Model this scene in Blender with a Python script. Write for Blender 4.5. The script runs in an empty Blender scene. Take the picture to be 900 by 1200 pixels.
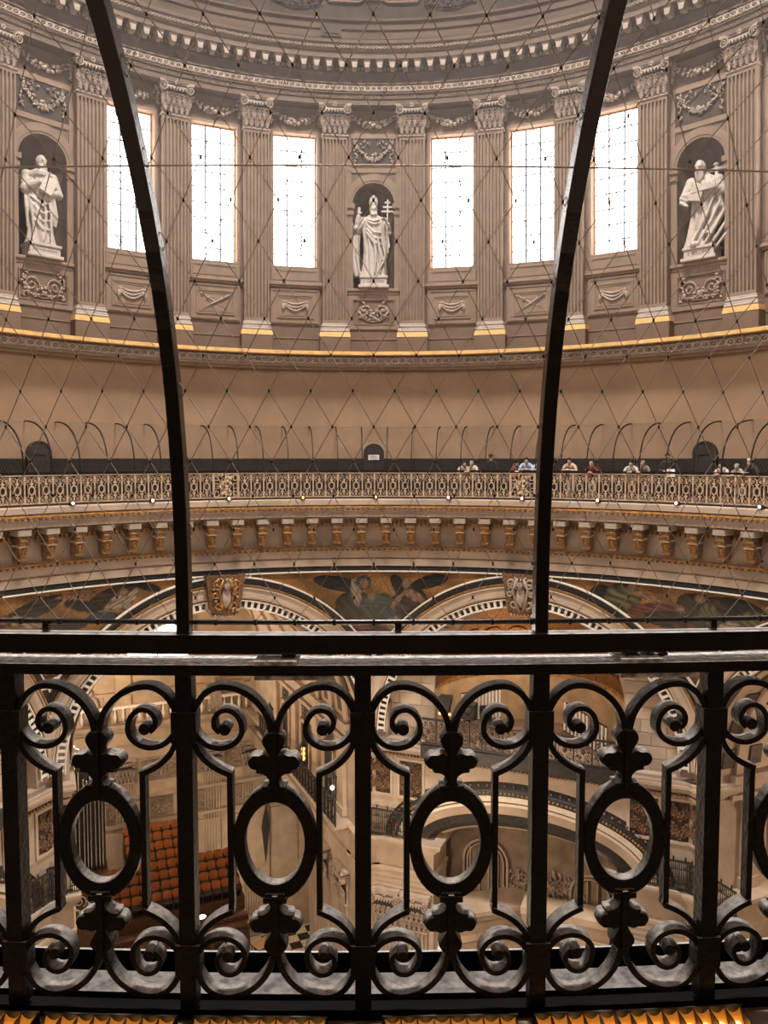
import bpy, math, random
from math import sin, cos, pi, radians, sqrt, atan2, tan
from mathutils import Matrix, Vector
SC = bpy.context.scene
COL = SC.collection
# ---------------------------------------------------------------- camera (z = 0 is the eye level, the dome axis is x = y = 0)
CAM_R = 17.87
cd = bpy.data.cameras.new('camera'); cam = bpy.data.objects.new('camera', cd); COL.objects.link(cam)
cam.location = (0, -CAM_R, 0)
cam.rotation_euler = (radians(90 - 3.8), 0, radians(-0.73))
cd.sensor_fit = 'VERTICAL'; cd.sensor_height = 24.0
cd.lens = 24.0 * 940.0 / 1200.0
cd.clip_start = 0.02; cd.clip_end = 300
SC.camera = cam
# ---------------------------------------------------------------- world and exposure
W = bpy.data.worlds.new('world'); SC.world = W; W.use_nodes = True
bg = W.node_tree.nodes['Background']
bg.inputs[0].default_value = (0.80, 0.88, 1.0, 1); bg.inputs[1].default_value = 0.08
SC.view_settings.view_transform = 'Standard'; SC.view_settings.look = 'None'
SC.view_settings.exposure = 0.12; SC.view_settings.gamma = 1.0
SC.view_settings.use_curve_mapping = False
SC.cycles.use_denoising = True
SC.cycles.max_bounces = 6; SC.cycles.diffuse_bounces = 4; SC.cycles.glossy_bounces = 3
SC.cycles.sample_clamp_indirect = 6.0
SC.cycles.use_fast_gi = False
WINDOW_POWER = 7.0      # lit glass of the drum windows
LANTERN_POWER = 210.0     # daylight falling through the lantern over the dome
FILL_POWER = 1050.0

def lamp(name, kind, loc, power, color, size=0.3, target=None, spot=None):
    l = bpy.data.lights.new(name, kind); l.energy = power; l.color = color
    if kind == 'AREA': l.size = size
    else: l.shadow_soft_size = size
    if spot: l.spot_size = spot; l.spot_blend = 0.6
    o = bpy.data.objects.new(name, l); COL.objects.link(o); o.location = loc
    if target is not None:
        o.rotation_euler = (Vector(target) - Vector(loc)).to_track_quat('-Z', 'Y').to_euler()
    return o

def polar(th, r, z):
    t = radians(th); return Vector((r*sin(t), r*cos(t), z))

# added warm fill lights without fixtures, in the halls and under the dome
for th, v, u, z, p in ((-22.5, 30, -5.5, -13.5, 2.0), (-22.5, 22, -3, -14, 1.0), (-22.5, 31.5, 5.2, -27, .6), (22.5, 18.6, -1, -9.0, .25),
                       (67.5, 24, 0, -13, 1.3), (-67.5, 18.6, 0, -9.5, .25), (22.5, 17.0, 2.6, -17.6, .012), (22.5, 8, -5, -16, .95), (-22.5, 9, 5, -16, .85)):
    t = radians(th)
    lamp('warm_fill', 'POINT', (v*sin(t)+u*cos(t), v*cos(t)-u*sin(t), z), FILL_POWER*p, (1.0, .79, .56), .5)
# ---------------------------------------------------------------- materials
def mat(name, col, rough=.75, metal=0.0, nscale=3.0, namt=.25, bump=.15, bscale=40., emit=None, estr=0., spec=.3, stretch=None, dark=None):
    m = bpy.data.materials.new(name); m.use_nodes = True
    nt = m.node_tree; N = nt.nodes; L = nt.links
    b = N['Principled BSDF']
    b.inputs['Roughness'].default_value = rough; b.inputs['Metallic'].default_value = metal
    b.inputs['Specular IOR Level'].default_value = spec
    tc = N.new('ShaderNodeTexCoord'); src = tc.outputs['Object']
    if stretch:
        mp = N.new('ShaderNodeMapping'); mp.inputs['Scale'].default_value = stretch
        L.new(src, mp.inputs[0]); src = mp.outputs[0]
    n1 = N.new('ShaderNodeTexNoise'); n1.inputs['Scale'].default_value = nscale; n1.inputs['Detail'].default_value = 5
    L.new(src, n1.inputs['Vector'])
    cr = N.new('ShaderNodeValToRGB')
    lo = dark if dark else tuple(c*(1-namt) for c in col); hi = tuple(min(1, c*(1+namt*.7)) for c in col)
    cr.color_ramp.elements[0].position = .32; cr.color_ramp.elements[1].position = .68
    cr.color_ramp.elements[0].color = (*lo, 1); cr.color_ramp.elements[1].color = (*hi, 1)
    L.new(n1.outputs[0], cr.inputs[0]); L.new(cr.outputs[0], b.inputs['Base Color'])
    if bump:
        n2 = N.new('ShaderNodeTexNoise'); n2.inputs['Scale'].default_value = bscale; n2.inputs['Detail'].default_value = 3
        L.new(src, n2.inputs['Vector'])
        bp = N.new('ShaderNodeBump'); bp.inputs['Strength'].default_value = bump; bp.inputs['Distance'].default_value = .02
        L.new(n2.outputs[0], bp.inputs['Height']); L.new(bp.outputs[0], b.inputs['Normal'])
    if emit:
        b.inputs['Emission Color'].default_value = (*emit, 1); b.inputs['Emission Strength'].default_value = estr
    return m

M = {}
M['drum'] = mat('drum_stone_paint', (.180, .117, .081), .8, nscale=1.2, namt=.14)
M['drum_light'] = mat('drum_moulding_paint', (.25, .172, .121), .75, nscale=2, namt=.14)
M['relief'] = mat('relief_stone', (.36, .275, .215), .55, nscale=4, namt=.25, spec=.5)
M['recess'] = mat('dark_recess_tone', (.075, .055, .045), .85, nscale=2, namt=.2)
M['wall'] = mat('tan_wall_paint', (.40, .262, .165), .85, nscale=.7, namt=.13, bump=.08, bscale=15)
M['stone'] = mat('portland_stone', (.41, .308, .228), .8, nscale=.9, namt=.20)
M['stone_dark'] = mat('dark_stone', (.24, .17, .12), .85, nscale=1.1, namt=.35)
M['marble'] = mat('statue_marble', (.46, .39, .335), .6, nscale=5, namt=.12, spec=.4)
M['gold'] = mat('gilding', (.42, .22, .075), .42, metal=.6, nscale=6, namt=.5)
M['gold_lit_edge'] = mat('gold_lit_paint', (.72, .44, .17), .5, metal=.2, nscale=3, namt=.2)  # light on ledge edge and plinth slopes put into the gold
M['iron'] = mat('black_painted_iron', (.006, .0048, .004), .5, nscale=14, namt=.5, bump=.3, bscale=60, spec=.22)
def top_sheen(m, sheen, lo, hi):
    """light put into the colour of the upward faces of a bar"""
    nt = m.node_tree; N = nt.nodes; L = nt.links; b = N['Principled BSDF']
    src = b.inputs['Base Color'].links[0].from_socket
    g = N.new('ShaderNodeNewGeometry'); sp = N.new('ShaderNodeSeparateXYZ'); L.new(g.outputs['True Normal'], sp.inputs[0])
    mr = N.new('ShaderNodeMapRange'); mr.inputs['From Min'].default_value = lo; mr.inputs['From Max'].default_value = hi; L.new(sp.outputs['Z'], mr.inputs['Value'])
    tc = N.new('ShaderNodeTexCoord'); ns = N.new('ShaderNodeTexNoise'); ns.inputs['Scale'].default_value = 38; ns.inputs['Detail'].default_value = 6; L.new(tc.outputs['Object'], ns.inputs['Vector'])
    mr2 = N.new('ShaderNodeMapRange'); mr2.inputs['From Min'].default_value = .30; mr2.inputs['From Max'].default_value = .62; mr2.inputs['To Min'].default_value = .35; L.new(ns.outputs[0], mr2.inputs['Value'])
    mu = N.new('ShaderNodeMath'); mu.operation = 'MULTIPLY'; L.new(mr.outputs[0], mu.inputs[0]); L.new(mr2.outputs[0], mu.inputs[1])
    mx = N.new('ShaderNodeMix'); mx.data_type = 'RGBA'; L.new(mu.outputs[0], mx.inputs[0]); L.new(src, mx.inputs[6]); mx.inputs[7].default_value = (*sheen, 1); L.new(mx.outputs[2], b.inputs['Base Color'])
top_sheen(M['iron'], (.28, .25, .22), .3, .95)  # pale upward faces paint in light from windows and dome
M['iron_sheen'] = mat('iron_top_sheen', (.46, .45, .43), .42, nscale=45, namt=.7, bump=.4, bscale=70, spec=.6)  # pale colour stands for windows and dome reflected in the rail top
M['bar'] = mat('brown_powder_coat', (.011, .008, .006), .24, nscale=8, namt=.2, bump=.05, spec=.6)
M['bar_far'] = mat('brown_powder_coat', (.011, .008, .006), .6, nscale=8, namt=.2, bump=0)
M['bar_top'] = mat('bar_top_sheen', (.36, .34, .32), .4, nscale=30, namt=.35, bump=.1)  # bright reflection along the hand bar's top put into the colour
M['steel'] = mat('net_steel_wire', (.42, .36, .30), .32, metal=.9, nscale=5, namt=.1, bump=0)
M['gilt_iron'] = mat('gilded_ironwork', (.58, .41, .27), .45, metal=.3, nscale=6, namt=.3, bump=0)
M['black_iron'] = mat('dark_ironwork', (.03, .024, .02), .5, nscale=5, namt=.4, bump=0)
M['slab'] = mat('speckled_slab_top', (.15, .135, .12), .6, nscale=30, namt=.6, bump=.5, bscale=50)  # grey top, paler than the black sides of the base rail
M['matt_black'] = mat('matt_black_plate', (.006, .005, .0045), .9, nscale=5, namt=.3, bump=0, spec=.05)  # plain matt black for the plates at the railing's foot
M['stone_pale'] = mat('pale_stone_block', (.50, .38, .28), .8, nscale=1.2, namt=.12)  # paler cream stone of the archivolts and some blocks
M['black'] = mat('black_border_mosaic', (.022, .02, .02), .5, nscale=20, namt=.5, bump=.1)
M['white'] = mat('white_border', (.74, .66, .56), .6, nscale=4, namt=.1)
M['brown_orn'] = mat('brown_ornament', (.22, .115, .055), .6, nscale=14, namt=.75, bump=.5, bscale=18)
M['panel_carved'] = mat('carved_bronze_panel', (.060, .033, .020), .5, nscale=5, namt=.5, bump=.3)
M['wood'] = mat('brown_oak', (.10, .045, .022), .5, nscale=3, namt=.4, stretch=(1, 1, 8))
M['seat_orange'] = mat('orange_leather', (.36, .105, .026), .55, nscale=3, namt=.25, bump=.05)
M['tile_dark'] = mat('black_marble_tile', (.03, .027, .025), .35, nscale=2, namt=.3, bump=0)
M['tile_light'] = mat('cream_marble_tile', (.66, .55, .43), .35, nscale=2, namt=.12, bump=0)
M['dome'] = mat('grisaille_dome_paint', (.065, .043, .03), .85, nscale=.8, namt=.45)
M['entab'] = mat('cornice_paint', (.140, .095, .069), .75, nscale=2, namt=.14)
M['attic'] = mat('brown_attic_stone', (.105, .070, .05), .85, nscale=.5, namt=.25, stretch=(1, 1, 4))
M['skin'] = mat('skin', (.55, .34, .24), .6, bump=0, namt=.05)
M['mosaic_gold'] = mat('gold_mosaic', (.20, .09, .028), .45, metal=.3, nscale=9, namt=.55, bump=.5, bscale=60)
M['mosaic_red'] = mat('orange_mosaic', (.27, .085, .03), .5, nscale=6, namt=.5, bump=.4, bscale=60)
M['white_metal'] = mat('white_painted_metal', (.72, .68, .62), .4, bump=0, namt=.05)
M['reveal'] = mat('reveal_sun_tint', (.34, .19, .095), .7, nscale=2, namt=.1)  # orange of sunlight on window reveals put into the colour
M['glass'] = mat('lit_window_glass', (.9, .9, .9), .3, bump=0, namt=0, emit=(1.0, .97, .95), estr=WINDOW_POWER)
M['glass_hall'] = mat('lit_hall_glass', (.9, .9, .9), .3, bump=0, namt=0, emit=(1.0, .95, .86), estr=9)
M['lantern_glass'] = mat('lantern_daylight', (.9, .9, .9), .3, bump=0, namt=0, emit=(1.0, .95, .9), estr=LANTERN_POWER)
M['amber'] = mat('amber_reflector', (.75, .38, .08), .3, bump=0, namt=0, emit=(1.0, .36, .05), estr=.10)  # faint glow puts the bulbs' light into the reflectors
M['amber_hot'] = mat('amber_bulb', (.9, .5, .1), .3, bump=0, namt=0, emit=(1.0, .55, .14), estr=9)
M['bulb'] = mat('white_bulb', (.9, .9, .9), .3, bump=0, namt=0, emit=(1.0, .90, .74), estr=4)
M['bulb_orange'] = mat('orange_bulb', (.9, .6, .3), .3, bump=0, namt=0, emit=(1.0, .42, .10), estr=2.4)
M['text'] = mat('incised_lettering', (.12, .09, .075), .8, bump=0, namt=.1)
M['paper'] = mat('white_paper', (.75, .72, .68), .7, bump=0, namt=.03)
_cl = {}
def cloth(col):
    k = tuple(col)
    if k not in _cl: _cl[k] = mat('cloth', col, .85, nscale=9, namt=.2, bump=.2, bscale=30)
    return _cl[k]

# ---------------------------------------------------------------- object helpers
def tag(o, label=None, cat=None, group=None, kind=None):
    if label: o['label'] = label
    if cat: o['category'] = cat
    if group: o['group'] = group
    if kind: o['kind'] = kind
    return o
def link(name, data, parent=None, mtx=None):
    o = bpy.data.objects.new(name, data); COL.objects.link(o)
    if parent is not None: o.parent = parent
    if mtx is not None: o.matrix_basis = mtx
    return o
def empty(name, mtx=None, parent=None):
    return link(name, None, parent, mtx)
KIDS = {}
def dup(o, mtx=None, parent=None):
    """a copy of an object with copies of its parts and sub-parts (mesh data shared)"""
    def rec(s, p):
        c = s.copy(); COL.objects.link(c)
        c.parent = p
        for ch in list(s.children): rec(ch, c)
        return c
    c = rec(o, parent)
    if mtx is not None: c.matrix_basis = mtx
    return c
def ring(th, r=0, z=0, lean=0):
    """local x = along the wall to the right, y = outwards from the dome axis, z = up"""
    t = radians(th)
    return Matrix.Translation((r*sin(t), r*cos(t), z)) @ Matrix.Rotation(-t, 4, 'Z') @ Matrix.Rotation(radians(lean), 4, 'X')
T = Matrix.Translation
def Rx(a): return Matrix.Rotation(radians(a), 4, 'X')
def Ry(a): return Matrix.Rotation(radians(a), 4, 'Y')
def Rz(a): return Matrix.Rotation(radians(a), 4, 'Z')

class MB:
    def __init__(s): s.v = []; s.f = []; s.mi = []; s.sm = []; s.cur = 0
    def add(s, vs, fs, smooth=False, mi=None):
        b = len(s.v); s.v.extend(tuple(p) for p in vs)
        m = s.cur if mi is None else mi
        for f in fs:
            s.f.append(tuple(i+b for i in f)); s.mi.append(m); s.sm.append(smooth)
        return s
    def box(s, x0, x1, y0, y1, z0, z1):
        return s.add([(x0,y0,z0),(x1,y0,z0),(x1,y1,z0),(x0,y1,z0),(x0,y0,z1),(x1,y0,z1),(x1,y1,z1),(x0,y1,z1)],
            [(3,2,1,0),(4,5,6,7),(0,1,5,4),(1,2,6,5),(2,3,7,6),(3,0,4,7)])
    def mbox(s, m, x0, x1, y0, y1, z0, z1):
        b = len(s.v); s.box(x0,x1,y0,y1,z0,z1)
        for i in range(b, len(s.v)): s.v[i] = tuple(m @ Vector(s.v[i]))
        return s
    def cbox(s, x0, x1, y0, y1, z0, z1, c):
        """box whose front (low y) edges are chamfered"""
        a = [(x0,z0),(x1,z0),(x1,z1),(x0,z1)]; b = [(x0+c,z0+c),(x1-c,z0+c),(x1-c,z1-c),(x0+c,z1-c)]
        vs = [(p[0],y1,p[1]) for p in a]+[(p[0],y0+c,p[1]) for p in a]+[(p[0],y0,p[1]) for p in b]
        fs = []
        for k in (0,4):
            for i in range(4):
                j = (i+1)%4; fs.append((k+i,k+j,k+4+j,k+4+i))
        fs += [(8,9,10,11),(3,2,1,0)]
        return s.add(vs, fs)
    def grid(s, fn, nu, nv, cu=False, smooth=True):
        vs = [fn(i/nu, j/nv) for j in range(nv+1) for i in range(nu if cu else nu+1)]
        w = nu if cu else nu+1
        fs = [(j*w+i, j*w+(i+1)%w, (j+1)*w+(i+1)%w, (j+1)*w+i) for j in range(nv) for i in range(nu)]
        return s.add(vs, fs, smooth)
    def lathe(s, prof, a0=0, a1=360, n=96, smooth=False, closed=False):
        """prof = [(r, z)] revolved about the dome axis, angles measured from +y"""
        full = abs(a1-a0-360) < 1e-6
        cnt = n if full else n+1
        vs = []
        for i in range(cnt):
            t = radians(a0+(a1-a0)*i/n)
            for r, z in prof: vs.append((r*sin(t), r*cos(t), z))
        k = len(prof); fs = []
        for i in range(n):
            b0 = i*k; b1 = ((i+1) % cnt)*k
            for j in range(k if closed else k-1):
                jj = (j+1) % k
                fs.append((b0+j, b1+j, b1+jj, b0+jj))
        if closed and not full:
            fs.append(tuple(range(k))); fs.append(tuple(reversed(range((cnt-1)*k, cnt*k))))
        return s.add(vs, fs, smooth)
    def turn(s, prof, n=12, c=(0,0,0), smooth=True):
        vs = [(c[0]+r*cos(2*pi*i/n), c[1]+r*sin(2*pi*i/n), c[2]+z) for r, z in prof for i in range(n)]
        fs = [(j*n+i, j*n+(i+1)%n, (j+1)*n+(i+1)%n, (j+1)*n+i) for j in range(len(prof)-1) for i in range(n)]
        fs.append(tuple(reversed(range(n)))); fs.append(tuple(range((len(prof)-1)*n, len(prof)*n)))
        return s.add(vs, fs, smooth)
    def ell(s, c, r, m=None, nu=8, nv=5, smooth=True):
        vs = []; 
        if not hasattr(r, '__len__'): r = (r, r, r)
        c = Vector(c)
        for j in range(1, nv):
            p = pi*j/nv
            for i in range(nu):
                q = 2*pi*i/nu
                d = Vector((r[0]*sin(p)*cos(q), r[1]*sin(p)*sin(q), r[2]*cos(p)))
                vs.append(c + (m @ d if m else d))
        d = Vector((0,0,r[2])); vs.append(c+(m@d if m else d)); vs.append(c-(m@d if m else d))
        fs = [(j*nu+i, j*nu+nu+i, j*nu+nu+(i+1)%nu, j*nu+(i+1)%nu) for j in range(nv-2) for i in range(nu)]
        a = len(vs)-2
        fs += [(a, i, (i+1)%nu) for i in range(nu)]
        l = (nv-2)*nu
        fs += [(a+1, l+(i+1)%nu, l+i) for i in range(nu)]
        return s.add(vs, fs, smooth)
    def tube(s, path, r, n=6, caps=True, smooth=True):
        P = [Vector(p) for p in path]; k = len(P)
        if not hasattr(r, '__len__'): r = [r]*k
        vs = []; up = None
        for i, p in enumerate(P):
            t = (P[min(i+1,k-1)]-P[max(i-1,0)]).normalized()
            if up is None:
                up = t.orthogonal().normalized()
            else:
                up = (up - t*up.dot(t))
                up = up.normalized() if up.length > 1e-6 else t.orthogonal().normalized()
            sd = t.cross(up)
            for j in range(n):
                a = 2*pi*j/n; vs.append(p + (up*cos(a)+sd*sin(a))*r[i])
        fs = [(i*n+j, i*n+(j+1)%n, (i+1)*n+(j+1)%n, (i+1)*n+j) for i in range(k-1) for j in range(n)]
        if caps: fs.append(tuple(reversed(range(n)))); fs.append(tuple(range((k-1)*n, k*n)))
        return s.add(vs, fs, smooth)
    def ribbon(s, path, th, y0, y1, taper=None, closed=False):
        """flat bar bent along a path in the x-z plane; th = thickness in that plane, y0..y1 = its depth"""
        k = len(path); vs = []
        for i, (x, z) in enumerate(path):
            if closed: a = path[(i-1) % k]; b = path[(i+1) % k]
            else: a = path[max(i-1,0)]; b = path[min(i+1,k-1)]
            dx, dz = b[0]-a[0], b[1]-a[1]; l = sqrt(dx*dx+dz*dz) or 1
            nx, nz = -dz/l, dx/l
            h = (th if taper is None else th*taper(i/(k-1)))/2
            vs += [(x+nx*h, y0, z+nz*h), (x+nx*h, y1, z+nz*h), (x-nx*h, y1, z-nz*h), (x-nx*h, y0, z-nz*h)]
        fs = []
        for i in range(k if closed else k-1):
            a = 4*i; b = 4*((i+1) % k)
            for j in range(4): fs.append((a+j, a+(j+1)%4, b+(j+1)%4, b+j))
        if not closed: fs += [(3,2,1,0), (4*k-4,4*k-3,4*k-2,4*k-1)]
        return s.add(vs, fs)
    def plate(s, poly, y0, y1, smooth=False):
        """polygon in x-z (counter-clockwise seen from -y) given thickness in y"""
        k = len(poly)
        vs = [(x, y0, z) for x, z in poly]+[(x, y1, z) for x, z in poly]
        fs = [tuple(range(k)), tuple(reversed(range(k, 2*k)))]+[(i, i+k, (i+1)%k+k, (i+1)%k) for i in range(k)]
        return s.add(vs, fs)
    def xf(s, m, start=0):
        for i in range(start, len(s.v)): s.v[i] = tuple(m @ Vector(s.v[i]))
        return s
    def join(s, o, m=None):
        b = len(s.v); s.v.extend(o.v if m is None else [tuple(m @ Vector(p)) for p in o.v])
        flip = m is not None and m.to_3x3().determinant() < 0
        for f, mi, sm in zip(o.f, o.mi, o.sm):
            g = tuple(i+b for i in f)
            s.f.append(g[::-1] if flip else g); s.mi.append(mi); s.sm.append(sm)
        return s
    def mesh(s, name, mats):
        me = bpy.data.meshes.new(name); me.from_pydata(s.v, [], s.f)
        for m in (mats if isinstance(mats, (list, tuple)) else [mats]): me.materials.append(m)
        me.polygons.foreach_set('material_index', s.mi); me.polygons.foreach_set('use_smooth', s.sm)
        me.update(); return me
    def build(s, name, mats, parent=None, mtx=None):
        return link(name, s.mesh(name, mats), parent, mtx)
# ================================================================ THE DRUM: big setting first
DR, DZ, LEAN = 17.2, 4.5, 3.5          # wall plane of the drum, its foot, its inward lean
VISIBLE = 70                           # degrees to either side that the photograph can show

def rect_frame(b, x0, x1, z0, z1, t, y0, y1):
    """a raised rectangular moulding"""
    b.box(x0, x1, y0, y1, z1-t, z1); b.box(x0, x1, y0, y1, z0, z0+t)
    b.box(x0, x0+t, y0, y1, z0+t, z1-t); b.box(x1-t, x1, y0, y1, z0+t, z1-t)

def spiral(cx, cz, r0, r1, a0, turns, n=22, s=1):
    return [(cx+(r0+(r1-r0)*i/n)*cos(a0+s*2*pi*turns*i/n), cz+(r0+(r1-r0)*i/n)*sin(a0+s*2*pi*turns*i/n)) for i in range(n+1)]

def foliage(w, h, seed, mode):
    """leafy relief carving standing out towards -y, centred on x = 0, from z = 0 to h"""
    R = random.Random(seed); b = MB()
    def leaf(x, z, l, a):
        b.ell((x, -R.uniform(.03, .07), z), (l*.5, .045, l*.24), Matrix.Rotation(-a, 3, 'Y'), 6, 4)
    def spray(pts, size):
        for (x, z) in pts:
            for k in range(3):
                leaf(x+R.uniform(-.5, .5)*size, z+R.uniform(-.5, .5)*size, size*R.uniform(.6, 1.1), R.uniform(0, pi))
    half = []
    if mode == 'swag':
        pts = [(-w*.46+w*.46*i/9, h*.80-h*.52*sin(pi/2*i/9)) for i in range(10)]
        half = [(pts, .17)]
        half.append(([(-w*.45, h*(.9-.09*i)) for i in range(9)], .13))
        half.append(([(-w*.22+w*.1*cos(q), h*.78+h*.09*sin(q)) for q in (0, 1.5, 3, 4.5)], .12))
    elif mode == 'wreath':
        half = [([(-w*.42+w*.05*cos(i), h*(.92-.085*i)) for i in range(10)], .15),
                ([(-w*.36+w*.36*i/7, h*.3-h*.14*sin(pi*i/7)) for i in range(8)], .13),
                ([(-w*.12, h*.38), (-w*.05, h*.5), (0, h*.25)], .12)]
    else:
        half = [(spiral(-w*.27, h*.52, w*.20, .04, -.5, 1.4, 12), .12), ([(-w*.1*i, h*.15+h*.05*i) for i in range(5)], .14),
                ([(-w*.3+w*.06*i, h*.9-h*.04*i*i) for i in range(4)], .12)]
    for pts, s in half: spray(pts, s)
    if mode != 'swag':
        b.tube([(x, -.05, z) for x, z in spiral(-w*.27, h*.55, w*.19, .03, -.6, 1.6, 20)], .022, 5)
        b.tube([(x, -.05, z) for x, z in ((0, h*.1), (-w*.15, h*.14), (-w*.35, h*.3), (-w*.43, h*.6))], .022, 5)
    b2 = MB(); b2.join(b); b2.join(b, Matrix.Scale(-1, 4, (1, 0, 0)))
    for _ in range(5): b2.ell((R.uniform(-.1, .1), -.06, h*R.uniform(.2, .45)), (.07, .06, .07), None, 6, 4)
    return b2

def garland(w, drop, seed):
    """a heavy swag of fruit between two tied ends"""
    R = random.Random(seed); b = MB()
    n = 15
    for i in range(n):
        t = -1+2*i/(n-1); x = t*w/2; z = -drop*(1-t*t)
        rr = .085+.07*(1-t*t)
        for k in range(4):
            a = R.uniform(0, 2*pi)
            b.ell((x+R.uniform(-.04, .04), -.07+.05*sin(a)-rr*.3, z+cos(a)*rr*.7), (rr*.55, rr*.55, rr*.5), None, 6, 4)
    for s in (-1, 1):
        for k in range(7):
            b.ell((s*(w/2+R.uniform(-.03, .05)), -.07, -.09*k+.06), (.085, .07, .075), None, 6, 4)
        b.ribbon([(s*(w/2-.02), .02), (s*(w/2+.1), .14), (s*(w/2), .2), (s*(w/2-.12), .12)], .05, -.09, -.01)
    return b

def acanthus(b, u, z0, h, w, y0, out):
    def fn(s, t):
        q = 2*t-1
        hw = w/2*(.55+.42*sin(pi*min(1, s*1.05)))*(1+.28*cos(s*7*pi))*(1 if s < .8 else (1.02-s)/.22)
        cur = out*(s**2.6)
        return (u+q*hw, y0-.03-cur-.08*(1-abs(q))+.035*abs(sin(q*7)), z0+h*(s-.22*max(0, s-.75)*4*s))
    b.grid(fn, 6, 9)
    for s in (.15, .38, .6, .8):
        for q in (-1, 1):
            x, y, z = fn(s, .5+.44*q); b.ell((x, y-.015, z+.01), (w*.16, .03, h*.055), Matrix.Rotation(q*.7, 3, 'Y'), 5, 3)

def volute(b, cx, cz, r, y0, y1, s):
    b.ribbon(spiral(cx, cz, r, r*.2, pi/2, 1.75, 26, s), r*.22, y0, y1, lambda t: 1-.5*t)
    b.ell((cx, y0, cz), (r*.22, .03, r*.22), None, 8, 4)

def capital_mesh(w=1.05, h=1.3):
    b = MB()
    b.cbox(-w/2-.04, w/2+.04, -.05, .5, 0, .07, .02)
    def bell(u, v):
        x = (2*u-1)*(w/2-.03+.08*v*v); return (x, -.02-.06*v*v+.0*x, .07+v*.92)
    b.cur = 1; b.grid(bell, 8, 5); b.cur = 0
    b.box(-w/2+.02, w/2-.02, .02, .5, .07, 1.0)
    for u in (-.42, -.21, 0, .21, .42): acanthus(b, u, .08, .48, .19, -.02, .13)
    for u in (-.32, -.11, .11, .32): acanthus(b, u, .36, .52, .19, -.05, .17)
    for s in (-1, 1): acanthus(b, s*.5, .34, .5, .2, -.05, .16)
    for k in range(7): b.ell((-.36+.12*k, -.15, .95), (.05, .06, .065), None, 6, 4)
    b.ribbon([(-.48, 1.04), (0, 1.02), (.48, 1.04)], .06, -.17, .1)
    for s in (-1, 1): volute(b, s*.52, .99, .17, -.24, -.06, s)
    n = 8
    def ab(u, v): return ((2*u-1)*.66, -.26+.14*(1-(2*u-1)**2), 1.13+v*.1)
    b.grid(ab, n, 1, smooth=False)
    top = [((2*i/n-1)*.66, -.26+.14*(1-(2*i/n-1)**2), 1.23) for i in range(n+1)]+[(.66, .5, 1.23), (-.66, .5, 1.23)]
    b.add(top, [tuple(range(len(top)))])
    b.add([(x, y, 1.13) for x, y, z in top], [tuple(reversed(range(len(top))))])
    b.box(-.64, .64, -.13, .5, 1.23, h)
    for k in range(5): b.ell((.06*cos(k*1.257), -.16, 1.18+.06*sin(k*1.257)), (.045, .05, .045), None, 6, 4)
    return b

def fluted(w, d, z0, z1, nf=7):
    prof = [(-w/2, d), (-w/2, 0)]
    pitch = (w-.06)/nf; fl = pitch*.66
    for i in range(nf):
        c = -w/2+.03+pitch*(i+.5)
        for k in range(6):
            a = pi*k/5; prof.append((c-fl/2*cos(a), fl*1.05*sin(a)))
    prof += [(w/2, 0), (w/2, d)]
    b = MB(); k = len(prof)
    b.add([(x, y, z0) for x, y in prof]+[(x, y, z1) for x, y in prof], [(i, i+1, k+i+1, k+i) for i in range(k-1)])
    b.box(-w/2, w/2, -.004, d, z0-.14, z0); b.box(-w/2, w/2, -.004, d, z1, z1+.12)
    return b

# ---- the ring-shaped parts of the setting
NR = 192
def ring_trim(name, prof, m, label=None, a0=0, a1=360, n=NR, parent=None):
    b = MB().lathe(prof, a0, a1, n); o = b.build(name, m, parent)
    if parent is None: tag(o, label, None, None, 'structure')
    return o

wall_gallery = ring_trim('wall_gallery', [(18.36, -1.65), (17.30, 3.86), (19.5, 3.86), (19.5, -1.65)], M['wall'], 'plain tan sloping wall above the gallery bench')
base_band = ring_trim('baseboard_gallery', [(17.985, -1.65), (17.985, .0), (18.1, .02)], None or mat('dark_bench_panelling', (.02, .015, .012), .6, nscale=60, namt=.9, bump=.3), 'dark panelled band along the foot of the gallery wall')
floor_gallery = ring_trim('floor_gallery', [(15.42, -1.66), (18.4, -1.66), (18.4, -2.4), (15.42, -2.4)], M['stone_dark'], 'stone walkway of the round gallery')

trim_ledge = ring_trim('trim_1', [(17.6, 3.80), (17.0, 3.80), (16.95, 3.88), (16.82, 3.90), (16.78, 3.96), (16.80, 3.98), (16.80, 4.35), (16.62, 4.38), (16.6, 4.53), (17.6, 4.5)], M['drum_light'], 'carved ledge moulding at the foot of the fluted pilasters')
ring_trim('gold_lit_edge', [(16.61, 4.37), (16.55, 4.40), (16.55, 4.52), (16.62, 4.545)], M['gold_lit_edge'], parent=trim_ledge)
trim_entab = ring_trim('trim_2', [(17.5, 14.45), (16.02, 14.45), (16.02, 14.66), (15.97, 14.68), (15.97, 14.84), (15.90, 14.86), (15.92, 14.90), (15.92, 15.18), (15.86, 15.20), (15.86, 15.26), (16.0, 15.28),
    (16.0, 15.70), (15.93, 15.72), (15.90, 15.90), (15.90, 15.97), (15.36, 15.97), (15.36, 16.17), (15.30, 16.22), (15.28, 16.28), (15.26, 16.42), (15.16, 16.47), (15.14, 16.58), (16.0, 16.62)], M['entab'], 'deep carved cornice running round above the drum windows')
wall_attic = ring_trim('wall_attic', [(16.0, 16.6), (16.0, 17.0), (15.97, 17.02), (15.97, 17.32), (15.9, 17.36), (15.9, 17.60), (15.8, 17.66), (15.8, 17.74)], M['attic'], 'brown coursed stone band between cornice and painted dome')
prof = [(15.85*cos(pi/2*i/22)**.9 if i < 21 else 0, 17.74+15.5*sin(pi/2*i/22)) for i in range(0, 20)]
ceiling = ring_trim('ceiling', prof, M['dome'], 'brown painted inside of the dome', n=96)
rl, zl = prof[-1]
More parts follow.
